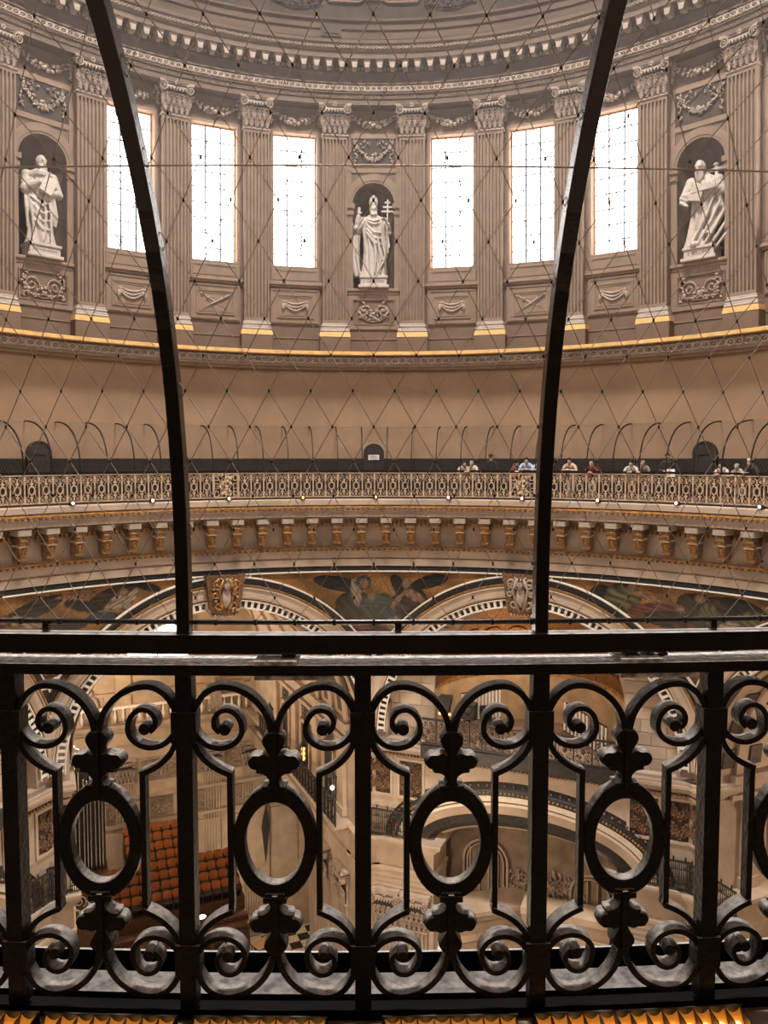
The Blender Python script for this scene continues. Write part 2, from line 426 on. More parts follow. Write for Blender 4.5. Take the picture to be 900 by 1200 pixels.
lantern = MB().lathe([(rl, zl), (rl, zl+4)], n=48).build('wall_lantern', M['attic']); tag(lantern, kind='structure', label='short round shaft under the lantern')
lg = MB().lathe([(0.01, zl+4), (rl, zl+4)], n=48).build('window_25', M['lantern_glass']); tag(lg, kind='structure', label='bright lantern opening over the dome')
# painted frames of the dome's lowest panels
b = MB()
for k in range(-4, 5):
    th0 = k*22.5
    for z, r in ((18.35, 15.77),):
        pts = []
        for i in range(25):
            t = -8.5+17*i/24; zz = z+(.25 if abs(t) > 6.6 else 0)+(.12 if abs(t) < 2 else 0)
            pts.append(polar(th0+t, r, zz))
        b.tube(pts, .06, 5)
    for s in (-1, 1):
        b.tube([polar(th0+s*8.5, 15.77, 18.6), polar(th0+s*9.1, 15.72, 19.2), polar(th0+s*8.5, 15.5, 20)], .07, 5)
b.build('painted_border', M['drum'], ceiling)
b = MB()
for k in (-3, -1, 1, 3):
    f = foliage(2.4, .9, 40+k, 'spray'); b.join(f, ring(k*11.25, 15.80, 17.95, 6))
b.build('painted_foliage', M['recess'], ceiling)
vent = MB(); vent.box(-.42, .42, -.06, .03, -.22, .22); vent.box(-.30, .30, -.09, -.05, -.12, .12)
tag(vent.build('wall_vent', M['recess'], None, ring(-6.2, 15.93, 17.27)), 'small dark vent box on the attic band under the dome', 'vent')

# ---- running ornament on the trims
ARC = 74
def guilloche(r, z, h, pitch_deg, parent, m, name='guilloche', bead=True, n=8):
    b = MB()
    k = int(ARC/pitch_deg)
    rr = h*.46
    for i in range(-k, k+1):
        F = ring(i*pitch_deg, r, z)
        vs = []
        for a in range(n):
            q = 2*pi*a/n
            for rad, y in ((rr, 0), (rr*.82, -.055), (rr*.55, -.055), (rr*.42, 0)):
                vs.append(F @ Vector((rad*cos(q)*1.25, y, rad*sin(q))))
        b.add(vs, [(a*4+j, ((a+1) % n)*4+j, ((a+1) % n)*4+j+1, a*4+j+1) for a in range(n) for j in range(3)])
        if bead:
            b.ell(F @ Vector((0, -.02, 0)), (rr*.28, rr*.28, rr*.28), None, 6, 4)
            G = ring((i+.5)*pitch_deg, r, z)
            for s in (-1, 1): b.ell(G @ Vector((0, -.02, s*rr*.72)), (rr*.3, .04, rr*.26), None, 6, 3)
    o = b.build(name, m, parent); o['kind'] = 'stuff'; return o
def eggs(r, z, h, pitch_deg, parent, m, name='egg_moulding', arc=ARC, w=.7):
    b = MB(); k = int(arc/pitch_deg); wid = radians(pitch_deg)*r*w
    for i in range(-k, k+1):
        b.ell(ring(i*pitch_deg, r, z) @ Vector((0, 0, 0)), (wid/2, wid/2, h/2), None, 6, 4)
    o = b.build(name, m, parent); o['kind'] = 'stuff'; return o
def dentils(r, z0, z1, d, pitch_deg, parent, m, name='dentils', arc=ARC, w=.55):
    b = MB(); k = int(arc/pitch_deg); wid = radians(pitch_deg)*r*w
    for i in range(-k, k+1): b.mbox(ring((i+.5)*pitch_deg, r), -wid/2, wid/2, -d, .05, z0, z1)
    o = b.build(name, m, parent); o['kind'] = 'stuff'; return o
guilloche(16.80, 4.165, .36, 1.05, trim_ledge, M['relief'])
guilloche(15.92, 15.04, .28, .85, trim_entab, M['relief'])
guilloche(15.27, 16.35, .14, .55, trim_entab, M['relief'], 'small_guilloche', False, 6)
eggs(15.89, 15.82, .13, .55, trim_entab, M['relief'])
eggs(15.97, 14.75, .05, .4, trim_entab, M['drum_light'], 'bead_moulding')
mod = MB()
mod.cbox(-.15, .15, -.22, .25, -.07, 0, .015)
mod.plate([(-.125, -.07), (-.08, -.31), (.08, -.31), (.125, -.07)], -.19, .2)
modm = mod.mesh('modillion', M['relief'])
for i in range(-40, 40):
    th = (i+.5)*1.875
    link('modillion', modm, trim_entab, ring(th, 15.62, 15.98))

# ---- walls of the bays
SILL, HEAD, HW = 3.55, 8.95, .91
def window_bay_mesh():
    b = MB(); w = 1.72
    b.cur = 0
    for x0, x1, z0, z1 in ((-w, -HW, 0, 10.3), (HW, w, 0, 10.3), (-HW, HW, 0, SILL), (-HW, HW, HEAD, 10.3)):
        b.add([(x0, 0, z0), (x1, 0, z0), (x1, 0, z1), (x0, 0, z1)], [(0, 1, 2, 3)])
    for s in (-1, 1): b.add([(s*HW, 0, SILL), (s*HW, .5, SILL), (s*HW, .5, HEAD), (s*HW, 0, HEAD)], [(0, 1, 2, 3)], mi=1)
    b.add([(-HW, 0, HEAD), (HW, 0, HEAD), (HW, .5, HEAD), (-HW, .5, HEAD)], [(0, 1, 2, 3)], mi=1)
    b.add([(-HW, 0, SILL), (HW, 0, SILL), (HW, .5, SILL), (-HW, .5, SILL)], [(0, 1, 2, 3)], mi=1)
    return b.mesh('window_bay', [M['drum'], M['reveal']])
NB, NT, NRR = 2.75, 6.22, .88
def niche_bay_mesh():
    b = MB(); w = 1.72; n = 16
    for x0, x1, z0, z1 in ((-w, -NRR, 0, 10.3), (NRR, w, 0, 10.3), (-NRR, NRR, 0, NB), (-NRR, NRR, NT+NRR, 10.3)):
        b.add([(x0, 0, z0), (x1, 0, z0), (x1, 0, z1), (x0, 0, z1)], [(0, 1, 2, 3)])
    arc = [(NRR*cos(pi*i/n), NT+NRR*sin(pi*i/n)) for i in range(n+1)]
    for i in range(n):
        (xa, za), (xb, zb) = arc[i], arc[i+1]
        b.add([(xa, 0, za), (xb, 0, zb), (xb, 0, NT+NRR), (xa, 0, NT+NRR)], [(0, 1, 2, 3)])
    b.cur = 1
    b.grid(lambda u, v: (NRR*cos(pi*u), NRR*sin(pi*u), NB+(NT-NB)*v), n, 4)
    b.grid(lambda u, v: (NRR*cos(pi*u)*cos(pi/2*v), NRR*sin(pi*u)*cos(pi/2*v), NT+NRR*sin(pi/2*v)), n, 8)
    b.add([(NRR*cos(pi*i/n), NRR*sin(pi*i/n), NB) for i in range(n+1)], [tuple(range(n+1))])
    return b.mesh('niche_bay', [M['drum'], M['niche']])
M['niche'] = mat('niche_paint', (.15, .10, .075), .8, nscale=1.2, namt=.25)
wall_drum = tag(empty('wall_drum'), 'tall brown drum wall of pilasters, windows and niches', None, None, 'structure')
wbm, nbm = window_bay_mesh(), niche_bay_mesh()

# frame work of a window bay below the sill
def window_dado():
    b = MB()
    b.cbox(-1.02, 1.02, -.06, .01, 2.98, 3.50, .03); rect_frame(b, -.90, .90, 3.03, 3.45, .05, -.085, -.05)
    b.cbox(-1.12, 1.12, -.10, .01, 2.72, 2.80, .02); b.cbox(-1.18, 1.18, -.17, .01, 2.80, 2.92, .03); b.cbox(-1.14, 1.14, -.12, .01, 2.92, 2.98, .02)
    b.cbox(-1.06, 1.06, -.05, .01, 1.18, 2.70, .03)
    rect_frame(b, -1.0, 1.0, 1.26, 2.64, .045, -.085, -.04)
    rect_frame(b, -.78, .78, 1.46, 2.44, .06, -.09, -.04); rect_frame(b, -.68, .68, 1.56, 2.34, .035, -.07, -.04)
    b.box(-1.2, 1.2, -.03, .01, .62, .66)
    rect_frame(b, -HW-.1, HW+.1, SILL-.05, HEAD+.1, .1, -.04, .02)
    return b.mesh('window_dado', M['drum_light'])
def swag_emblem():
    b = MB()
    for dz, a in ((0, .2), (.07, .13), (-.06, .27)):
        b.tube([(-.46+.92*i/12, -.08, 2.1+dz-a*(1-(2*i/12-1)**2)) for i in range(13)], [.028+.022*(1-(2*i/12-1)**2) for i in range(13)], 6)
    for s in (-1, 1):
        b.ell((s*.48, -.08, 2.12), (.07, .05, .06), None, 8, 5)
        b.tube([(s*.5, -.07, 2.1), (s*.53, -.08, 1.9), (s*.50, -.07, 1.68)], [.04, .06, .03], 6)
        b.tube([(s*.44, -.07, 2.1), (s*.44, -.08, 1.95), (s*.45, -.07, 1.8)], [.03, .045, .02], 6)
    return b.mesh('swag_emblem', M['relief'])
def sword_emblem():
    b = MB()
    for s in (-1, 1):
        b.tube([(-s*.52, -.07-.02*s, 1.66), (s*.28, -.07-.02*s, 2.10)], [.012, .035], 6)
        b.tube([(s*.28, -.07-.02*s, 2.10), (s*.54, -.07-.02*s, 2.24)], [.028, .036], 6)
        b.tube([(s*.24, -.08, 2.17), (s*.34, -.08, 2.02)], .03, 6)
        b.ell((s*.56, -.08, 2.25), .05, None, 8, 5)
    return b.mesh('crossed_swords', M['relief'])
dado, em_swag, em_sword = window_dado(), swag_emblem(), sword_emblem()
garm = [garland(2.0, .42, 5+k).mesh('garland', M['relief']) for k in range(2)]
relief_up = [foliage(1.66, 1.24, 60+k, 'swag').mesh('leaf_relief', M['relief']) for k in range(3)]
relief_lo = [foliage(1.60, 1.02, 80+k, 'wreath').mesh('wreath_relief', M['relief']) for k in range(2)]+[foliage(1.5, 1.02, 99, 'spray').mesh('scroll_relief', M['relief'])]
def niche_surround():
    b = MB(); n = 20
    for s in (-1, 1):
        x0, x1 = sorted((s*NRR, s*1.12)); b.box(x0, x1, -.06, .02, NB, 5.72)
        for k, (e, z0, z1) in enumerate(((.0, 5.72, 5.80), (.04, 5.80, 5.95), (.01, 5.95, 6.06), (.08, 6.06, 6.24))):
            b.box(x0-e, x1+e, -.08-e, .02, z0, z1)
    for r0, r1, y in ((NRR, NRR+.09, -.05), (NRR+.09, NRR+.22, -.075), (NRR+.22, NRR+.36, -.06)):
        vs = []
        for i in range(n+1):
            a = pi*i/n; c, s_ = cos(a), sin(a)
            vs += [(r0*c, .02, NT+r0*s_), (r0*c, y, NT+r0*s_), (r1*c, y, NT+r1*s_), (r1*c, .02, NT+r1*s_)]
        b.add(vs, [(i*4+j, i*4+4+j, i*4+5+j, i*4+1+j) for i in range(n) for j in range(3)])
    b.cbox(-1.14, 1.14, -.14, .1, 2.63, 2.76, .03); b.cbox(-1.1, 1.1, -.08, .05, 2.50, 2.63, .02)
    rect_frame(b, -1.12, 1.12, 1.05, 2.5, .2, -.05, .02); rect_frame(b, -.9, .9, 1.25, 2.32, .035, -.075, 0)
    rect_frame(b, -1.12, 1.12, 7.5, 9.05, .18, -.05, .02)
    for s in (-1, 1):
        x0, x1 = sorted((s*.94, s*1.12)); b.box(x0, x1, -.05, .02, 6.24, 7.6)
    b.box(-1.2, 1.2, -.03, .01, .62, .66)
    return b.mesh('niche_surround', M['drum_light'])
nsur = niche_surround()
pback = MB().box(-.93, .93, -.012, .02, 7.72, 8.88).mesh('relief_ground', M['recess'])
pback2 = MB().box(-.9, .9, -.012, .02, 1.27, 2.30).mesh('relief_ground', M['drum'])

# pilaster prototype: plinth, base, fluted shaft, capital
cap_m = capital_mesh().mesh('capital', [M['relief'], M['recess']])  # dark bell paints in the shade behind the leaves
shaft_m = fluted(1.03, .6, 1.40, 8.70).mesh('shaft', M['drum_light'])
bb = MB()
for w_, z0, z1, d in ((1.24, .92, 1.00, .085), (1.20, 1.00, 1.06, .06), (1.12, 1.06, 1.12, .03), (1.16, 1.12, 1.19, .05), (1.08, 1.19, 1.27, .015)): bb.cbox(-w_/2, w_/2, -d, .6, z0, z1, .02)
base_m = bb.mesh('base', M['marble'])
pl = MB().cbox(-.65, .65, -.11, .6, -.05, .70, .02).mesh('plinth', M['drum'])
gl = MB(); gl.add([(-.66, -.12, .70), (.66, -.12, .70), (.66, .5, .70), (-.66, .5, .70), (-.63, -.09, .90), (.63, -.09, .90), (.63, .5, .92), (-.63, .5, .92)], [(0, 1, 5, 4), (1, 2, 6, 5), (4, 5, 6, 7), (3, 0, 4, 7)])
gold_lit_m = gl.mesh('gilt_lit_moulding', M['gold_lit_edge'])  # bright gold paints the light on the sloped plinth top
PR = 17.2/cos(radians(5.625))
for k in range(-6, 6):
    th = (k+.5)*11.25
    p = empty('pilaster', ring(th, PR, DZ, LEAN), wall_drum)
    for nm, me, z in (('plinth', pl, 0), ('gilt_lit_moulding', gold_lit_m, 0), ('base', base_m, 0), ('shaft', shaft_m, 0), ('capital', cap_m, 8.82)):
        link(nm, me, p, T((0, -.47, z)))

# windows: 24 of them; those the photograph shows get panes and glazing bars
pane_w, pane_h = 2*HW/3, (HEAD-SILL)/9
pane_m = MB().box(-pane_w/2+.004, pane_w/2-.004, 0, .012, -pane_h/2+.004, pane_h/2-.004).mesh('pane', M['glass'])
vb = MB().box(-.028, .028, -.03, .03, SILL, HEAD).mesh('glazing_bar', M['black_iron'])
hb = MB().box(-HW, HW, -.012, .012, -.021, .021).mesh('glazing_bar', M['black_iron'])
big_pane = MB().box(-HW, HW, .43, .45, SILL, HEAD).mesh('pane', M['glass'])
nwin = 0
for k in range(-16, 16):
    th = k*11.25; F = ring(th, DR, DZ, LEAN); vis = abs(th) <= VISIBLE
    if k % 4 == 0:
        bay = link('niche_bay', nbm, wall_drum, F)
    else:
        bay = link('window_bay', wbm, wall_drum, F)
        nwin += 1
        w = tag(empty('window_%d' % nwin, F), 'tall white-glowing drum window', None, None, 'structure')
        if vis:
            for j in range(9):
                for i in range(3): link('pane', pane_m, w, T((-HW+pane_w*(i+.5), .42, SILL+pane_h*(j+.5))))
                if j: link('glazing_bar', hb, w, T((0, .405, SILL+pane_h*j)))
            for i in (1, 2): link('glazing_bar', vb, w, T((-HW+pane_w*i, .40, 0)))
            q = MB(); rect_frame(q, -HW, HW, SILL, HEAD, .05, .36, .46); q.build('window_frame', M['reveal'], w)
            link('window_dado', dado, bay); link('emblem', em_sword if k % 4 == 2 else em_swag, bay)
        else: link('pane', big_pane, w)
    if vis:
        link('garland', garm[k % 2], bay, T((0, 0, 9.78)))
        if k % 4 == 0:
            link('niche_surround', nsur, bay); j = (k//4) % 3
            link('relief_ground', pback, bay); link('relief_ground', pback2, bay)
            link('leaf_relief', relief_up[j], bay, T((0, -.01, 7.68))); link('wreath_relief', relief_lo[(0, 2, 1)[1+k//4] if abs(k) <= 4 else 0], bay, T((0, -.01, 1.26)))
# ================================================================ gallery cornice and frieze under the railing
trim_gal = ring_trim('trim_3', [(15.6, -1.64), (15.40, -1.66), (15.32, -1.70), (15.32, -1.90), (15.42, -1.92), (15.42, -2.14), (15.5, -2.17), (15.5, -2.40), (15.62, -2.43), (16.2, -2.46), (16.2, -2.6)], M['stone'], 'pale stone cornice carrying the gallery rail')
ring_trim('gilt_band', [(15.43, -1.94), (15.36, -1.96), (15.40, -2.04), (15.43, -2.04)], M['gold'], parent=trim_gal)
eggs(15.42, -2.09, .09, .8, trim_gal, M['brown_orn'], 'gilt_egg_moulding')
trim_frieze = ring_trim('trim_4', [(16.25, -2.5), (16.25, -3.70), (16.15, -3.72), (16.12, -3.90), (16.2, -3.93), (16.2, -4.20), (16.24, -4.21), (16.24, -4.26), (16.2, -4.27), (16.2, -4.56), (16.3, -4.58)], M['stone'], 'stone frieze of brackets below the gallery')
ring_trim('gilt_band', [(16.15, -3.73), (16.08, -3.75), (16.08, -3.82), (16.14, -3.83)], M['gold'], parent=trim_frieze)
eggs(16.13, -3.86, .07, .8, trim_frieze, M['brown_orn'], 'gilt_egg_moulding')
dentils(16.2, -2.86, -2.74, .10, .62, trim_frieze, M['gold'])
ring_trim('shadow_line', [(16.21, -4.235), (16.19, -4.235), (16.19, -4.26), (16.21, -4.26)], M['brown_orn'], parent=trim_frieze)
# bracket: cap, scroll body, leaf, foot
cb = MB().cbox(-.24, .24, -.06, .62, -.22, .0, .03); cap_b = cb.mesh('cap', M['white'])
cb = MB()
cb.plate([(-.15, -.22), (-.15, -.95), (.15, -.95), (.15, -.22)], .32, .66)
cb.cbox(-.17, .17, .10, .6, -.34, -.24, .02)
side = [(.02, -.26), (.02, -.46), (.10, -.56), (.22, -.62), (.26, -.80), (.30, -1.04), (.62, -1.04), (.62, -.22)]
for x0, x1 in ((-.16, -.07), (-.045, .045), (.07, .16)):
    k = len(side); cb.add([(x0, y, z) for y, z in side]+[(x1, y, z) for y, z in side], [tuple(range(k)), tuple(reversed(range(k, 2*k)))]+[(i, (i+1) % k, k+(i+1) % k, k+i) for i in range(k)])
body_b = cb.mesh('scroll', M['stone_dark'])
cb = MB()
for z in (-.40, -.52): cb.tube([(-.19, .03+(.06 if z < -.5 else 0), z), (.19, .03+(.06 if z < -.5 else 0), z)], .07, 8)
cb.cbox(-.18, .18, .12, .6, -.68, -.60, .02); cb.cbox(-.15, .15, .2, .6, -1.10, -1.0, .02)
acanthus(cb, 0, -1.02, .42, .3, .24, .12)
for k in range(3): cb.ell((-.1+.1*k, .2, -.78), (.045, .05, .06), None, 6, 4)
leaf_b = cb.mesh('leaf', M['gold'])
cb = MB().cbox(-.18, .18, .06, .6, -.62, -.545, .02); band_b = cb.mesh('band', M['white'])
for k in range(-18, 18):
    th = (k+.5)*3.75
    br = empty('bracket', ring(th, 15.62, -2.46), trim_frieze)
    link('cap', cap_b, br); link('scroll', body_b, br); link('leaf', leaf_b, br); link('band', band_b, br)
# ---- gallery doors in the tan wall
door_frame = MB(); dp = [(.40*cos(pi*i/12), .22+.40*sin(pi*i/12)) for i in range(13)]
door_frame.plate([(-.40, -1.65)]+[(.40, -1.65)]+dp[:-1]+[(-.40, .22)], -.10, .3)
door_m = door_frame.mesh('door', mat('dark_door_paint', (.028, .023, .02), .5, nscale=3, namt=.3))
rim = MB().ribbon([(.43, -1.65)]+[(.43*cos(pi*i/14), .22+.43*sin(pi*i/14)) for i in range(15)]+[(-.43, -1.65)], .05, -.14, .2).mesh('door_rim', M['black_iron'])
pan = MB(); rect_frame(pan, -.30, .30, -1.4, .2, .05, -.13, -.09); pan = pan.mesh('door_panel', M['black_iron'])
for i, th in enumerate((-45, 0, 45)):
    d = tag(link('door_%d' % (i+1), door_m, None, ring(th, 17.90, 0)), 'small arched black doorway behind the far rail', None, None, 'structure')
    link('door_rim', rim, d); link('door_panel', pan, d)
    if th == 0:
        sgn = MB().cbox(-.24, .24, -.16, -.12, -.06, .17, .01).build('notice', M['paper'], d)
        q = MB()
        for j in range(4): q.box(-.18, .18-.05*(j % 2), -.165, -.16, .115-.045*j, .13-.045*j)
        q.build('notice_lines', M['text'], sgn)
# ================================================================ THE RAILING of the round gallery (near side and far side)
RR = 15.6; STEP = 1.875; PH = 0.117      # radius, degrees per bay, phase of the posts
ZC = -1.112                               # height of the middle of the ironwork
def smooth_path(p, k=4):
    out = []
    n = len(p)
    for i in range(n-1):
        p0, p1, p2, p3 = p[max(i-1, 0)], p[i], p[i+1], p[min(i+2, n-1)]
        for j in range(k):
            t = j/k
            out.append(tuple(.5*(2*p1[a]+(p2[a]-p0[a])*t+(2*p0[a]-5*p1[a]+4*p2[a]-p3[a])*t*t+(-p0[a]+3*p1[a]-3*p2[a]+p3[a])*t**3) for a in (0, 1)))
    out.append(p[-1]); return out
# outlines in metres, x from the middle of a bay, z above the middle of the ironwork (left upper quarter)
SCROLL = [(-.004, .318), (-.017, .372), (-.042, .412), (-.076, .441), (-.120, .459), (-.164, .459), (-.199, .439), (-.222, .407), (-.232, .377), (-.228, .333),
          (-.208, .304), (-.179, .287), (-.145, .284), (-.113, .297), (-.093, .323), (-.093, .355), (-.108, .382), (-.132, .394), (-.157, .387), (-.171, .365), (-.169, .343), (-.154, .328)]
EYE = (-.140, .338)
BRACKET = [(-.235, .338), (-.230, .304), (-.216, .270), (-.191, .241), (-.159, .219), (-.123, .203)]
LEAF = [(.000, .338), (.020, .330), (.034, .313), (.032, .296), (.020, .277), (.013, .262), (.030, .268), (.046, .263), (.066, .262), (.079, .243), (.070, .225), (.052, .220), (.054, .211), (.034, .208),
        (.018, .196), (.015, .180), (.026, .166), (.030, .146), (.0, .146)]
def bevel_mod(o, w=.003):
    m = o.modifiers.new('bevel', 'BEVEL'); m.width = w; m.segments = 2; m.limit_method = 'ANGLE'; m.angle_limit = radians(40)
def quarter(sx, sz, pts): return [(sx*x, ZC+sz*z) for x, z in pts]
def ellipse_ring(a0, b0, a1, b1, y0, y1, n):
    b = MB(); vs = []
    for i in range(n):
        c, s = cos(2*pi*i/n), sin(2*pi*i/n)
        vs += [(a0*c, y0, ZC+b0*s), (a0*c, y1, ZC+b0*s), (a1*c, y1, ZC+b1*s), (a1*c, y0, ZC+b1*s)]
    b.add(vs, [(4*i+j, 4*i+(j+1) % 4, 4*((i+1) % n)+(j+1) % 4, 4*((i+1) % n)+j) for i in range(n) for j in range(4)])
    return b
D = .024     # half depth of the flat bars
sc_m = {}; br_m = {}; lf_m = {}; kn_m = {}
for sx in (1, -1):
    for sz in (1, -1):
        b = MB().ribbon(smooth_path(quarter(sx, sz, SCROLL), 4), .0165, -D, D, lambda t: 1.12-.25*t)
        ex, ez = sx*EYE[0], ZC+sz*EYE[1]; n = 14
        b.add([(ex+.017*cos(2*pi*i/n), y, ez+.017*sin(2*pi*i/n)) for y in (-D-.003, D+.003) for i in range(n)], [tuple(range(n)), tuple(reversed(range(n, 2*n)))]+[(i, i+n, (i+1) % n+n, (i+1) % n) for i in range(n)])
        sc_m[sx, sz] = b.mesh('scroll', M['iron'])
        b = MB().ribbon(smooth_path(quarter(sx, sz, BRACKET), 4), .0165, -D, D)
        br_m[sx, sz] = b.mesh('curved_bracket', M['iron'])
for sz in (1, -1):
    LF = smooth_path(LEAF, 3)
    pts = [(x, ZC+sz*z) for x, z in LF]+[(-x, ZC+sz*z) for x, z in reversed(LF[1:-1])]
    b = MB(); k = len(pts)
    cx, cz = 0, ZC+sz*.23
    rim_ = [(cx+(x-cx)*.93, cz+(z-cz)*.965) for x, z in pts]
    for y, yb in ((-.026, -.012), (.026, .012)):
        o = len(b.v); b.add([(x, yb, z) for x, z in pts]+[(x, y, z) for x, z in rim_], [(i, (i+1) % k, k+(i+1) % k, k+i) for i in range(k)])
        b.add([], [tuple(o+k+i-len(b.v) for i in range(k))])
    o = len(b.v); b.add([(x, y, z) for y in (-.012, .012) for x, z in pts], [(i, (i+1) % k, k+(i+1) % k, k+i) for i in range(k)])
    b.box(-.008, .008, -.034, .034, min(ZC+sz*.15, ZC+sz*.33), max(ZC+sz*.15, ZC+sz*.33))
    lf_m[sz] = b.mesh('leaf_spray', M['iron'])
    b = MB(); b.ell((0, 0, ZC+sz*.187), (.020, .026, .013), None, 10, 6); b.cbox(-.034, .034, -.03, .03, ZC+sz*.165-.008, ZC+sz*.165+.008, .004)
    kn_m[sz] = b.mesh('knop', M['iron'])
ring_m = ellipse_ring(.122, .1725, .086, .121, -.02, .02, 40).mesh('oval_ring', M['iron'])
sb = {sx: MB().box(sx*.1285-.0085, sx*.1285+.0085, -.018, .018, ZC-.212, ZC+.212).mesh('side_bar', M['iron']) for sx in (1, -1)}
pb = MB().cbox(-.0235, .0235, -.03, .03, -1.612, -.60, .003)
post_m = pb.mesh('post', M['iron'])
col_m = {sz: MB().cbox(-.036, .036, -.033, .033, ZC+sz*.345-.045, ZC+sz*.345+.045, .012).mesh('collar', M['iron']) for sz in (1, -1)}

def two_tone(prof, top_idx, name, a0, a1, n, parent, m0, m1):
    """a bar of ring section: prof is its closed section, faces in top_idx take the second material"""
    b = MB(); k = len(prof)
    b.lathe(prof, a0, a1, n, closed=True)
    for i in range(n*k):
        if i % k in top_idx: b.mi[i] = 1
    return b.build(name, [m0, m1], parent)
NEAR = 9
near = tag(empty('gallery_railing'), 'black scrolled iron railing with oval rings, close in front of the viewer', 'railing')
n0, n1 = 180+PH-STEP*(NEAR-.0), 180+PH+STEP*NEAR
tr = two_tone([(15.545, -.608), (15.655, -.608), (15.655, -.578), (15.545, -.578)], (2,), 'top_rail', n0, n1, 72, near, M['iron'], M['iron_sheen'])
bs = two_tone([(15.45, -1.68), (15.55, -1.68), (15.55, -1.612), (15.45, -1.612)], (2,), 'base_rail', n0, n1, 72, near, M['matt_black'], M['slab'])
two_tone([(15.552, -1.74), (15.60, -1.74), (15.60, -1.628), (15.552, -1.628)], (2,), 'kick_plate', n0, n1, 72, near, M['matt_black'], M['matt_black'])
two_tone([(15.415, -1.70), (15.424, -1.70), (15.424, -1.562), (15.415, -1.562)], (2,), 'toe_board', n0, n1, 72, near, M['matt_black'], M['bar_top'])
for i in range(-NEAR, NEAR+1):
    F = ring(180+PH+i*STEP, RR, 0)
    p = link('post', post_m, near, F); bevel_mod(p)
    for sz in (1, -1): link('collar', col_m[sz], p)
    if i == NEAR: break
    G = ring(180+PH+(i+.5)*STEP, RR*cos(radians(STEP/2)), 0)
    o = link('oval_ring', ring_m, near, G); bevel_mod(o, .006)
    for sz in (1, -1):
        l = link('leaf_spray', lf_m[sz], near, G); link('knop', kn_m[sz], l)
        for sx in (1, -1):
            o = link('scroll', sc_m[sx, sz], near, G); bevel_mod(o, .002)
            o = link('curved_bracket', br_m[sx, sz], near, G); bevel_mod(o, .002)
    for sx in (1, -1): o = link('side_bar', sb[sx], near, G); bevel_mod(o, .002)
# overlapping clamp plates where the old rail is jointed, with the stubs that carry the new bar
for px in (-.235, .80):
    th = 180-math.degrees(px/15.6)
    F = ring(th, RR, 0)
    b = MB(); b.cbox(-.02, .10, -.058, .058, -.578, -.566, .002); b.box(-.12, .10, -.05, .05, -.622, -.607)
    for x in (-.04, .04): b.turn([(.010, -.640), (.012, -.622)], 8, (x, -.03, 0))
    link('clamp_plate', b.mesh('clamp_plate', [M['iron_sheen']]), near, F)

# ---------------------------------------------------------------- the modern safety cage: bar, rod, hoops
def hoop_pt(t):
    return RR+.0+2.38*(1-max(0, cos(t))**.8), -.5+1.9*sin(t)**.8
def hoop_mesh(n=28, w=.019, d=.024):
    path = [hoop_pt(pi/2*(i/n)**1.15) for i in range(n+1)]
    return MB().ribbon([(r-RR, z) for r, z in path], 2*d, -w, w)
hm = hoop_mesh().mesh('hoop', M['bar']); hm_far = hoop_mesh(12).mesh('hoop', M['bar_far'])
cage = tag(empty('safety_cage'), 'dark brown safety bar with curved uprights bolted above the near railing', 'safety cage')
def hoop_frame(th): return ring(th, RR, 0) @ Rz(90)
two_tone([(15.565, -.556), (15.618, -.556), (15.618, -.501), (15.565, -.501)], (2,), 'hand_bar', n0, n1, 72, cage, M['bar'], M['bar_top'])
b = MB().tube([polar(n0+(n1-n0)*i/72, 15.575, -.472) for i in range(73)], .0075, 8); b.build('rod', M['bar'], cage)
for i in range(-3, 4):
    o = link('hoop', hm, cage, hoop_frame(180+PH+STEP+3.75*i)); bevel_mod(o, .004)
st = MB().cbox(-.009, .009, -.009, .009, -.505, -.47, .002).mesh('rod_stub', M['bar'])
for x in (-.955, -.56, .07, .47, 1.0): link('rod_stub', st, cage, ring(180-math.degrees(x/15.6), 15.578, 0))
st = MB(); st.box(-.017, .017, -.02, .02, -.60, -.54); st.cbox(-.02, .02, -.03, .03, -.572, -.562, .002); st = st.mesh('bar_stub', M['bar'])
st2 = MB(); st2.box(-.006, .006, -.05, .02, -.60, -.55); st2.tube([(-.045, .02, -.56), (0, -.05, -.594)], .006, 6); st2 = st2.mesh('brace_stub', M['bar'])
for x in (-.245, .745): link('bar_stub', st, cage, ring(180-math.degrees(x/15.6), 15.59, 0))
link('brace_stub', st2, cage, ring(180-math.degrees(.80/15.6), 15.60, 0))
b = MB()
q = 0.69; tq = math.asin(((q+.5)/1.9)**(1/.8)); rq = hoop_pt(tq)[0]
b.tube([polar(n0+(n1-n0)*i/90, rq, q) for i in range(91)], .0022, 5); b.build('stay_wire', M['steel'], cage)

# ---------------------------------------------------------------- the cable net
def net_rows(step=.096):
    pts = [hoop_pt(pi/2*i/600) for i in range(601)]; out = [pts[0]]; acc = 0
    for a, c in zip(pts, pts[1:]):
        acc += sqrt((a[0]-c[0])**2+(a[1]-c[1])**2)
        if acc >= step: out.append(c); acc = 0
    return out
ROWS = net_rows()
def net(a0, a1, dphi, r, n, wires):
    W_ = MB(); k0, k1 = int(a0/dphi), int(a1/dphi)
    def node(j, i): return polar((i+.5*(j % 2))*dphi, ROWS[j][0]-.004, ROWS[j][1]+(.034 if j == 0 else 0))
    for j in range(len(ROWS)-1):
        for i in range(k0, k1):
            for e in (0, 1):
                i2 = i+(e if j % 2 else e-1)
                W_.tube([node(j, i), node(j+1, i2)], r, n, False)
    return W_, node, k0, k1
NW, node, k0, k1 = net(168.0, 192.0, 3.75/9, .00135, 4, None)
nn = tag(NW.build('safety_net', M['steel']), 'diamond mesh of thin steel cable stretched between the curved uprights', 'net')
b = MB()
for j in range(len(ROWS)):
    for i in range(k0, k1):
        p = node(j, i); b.ell(p, (.0032, .0032, .0058), None, 6, 4)
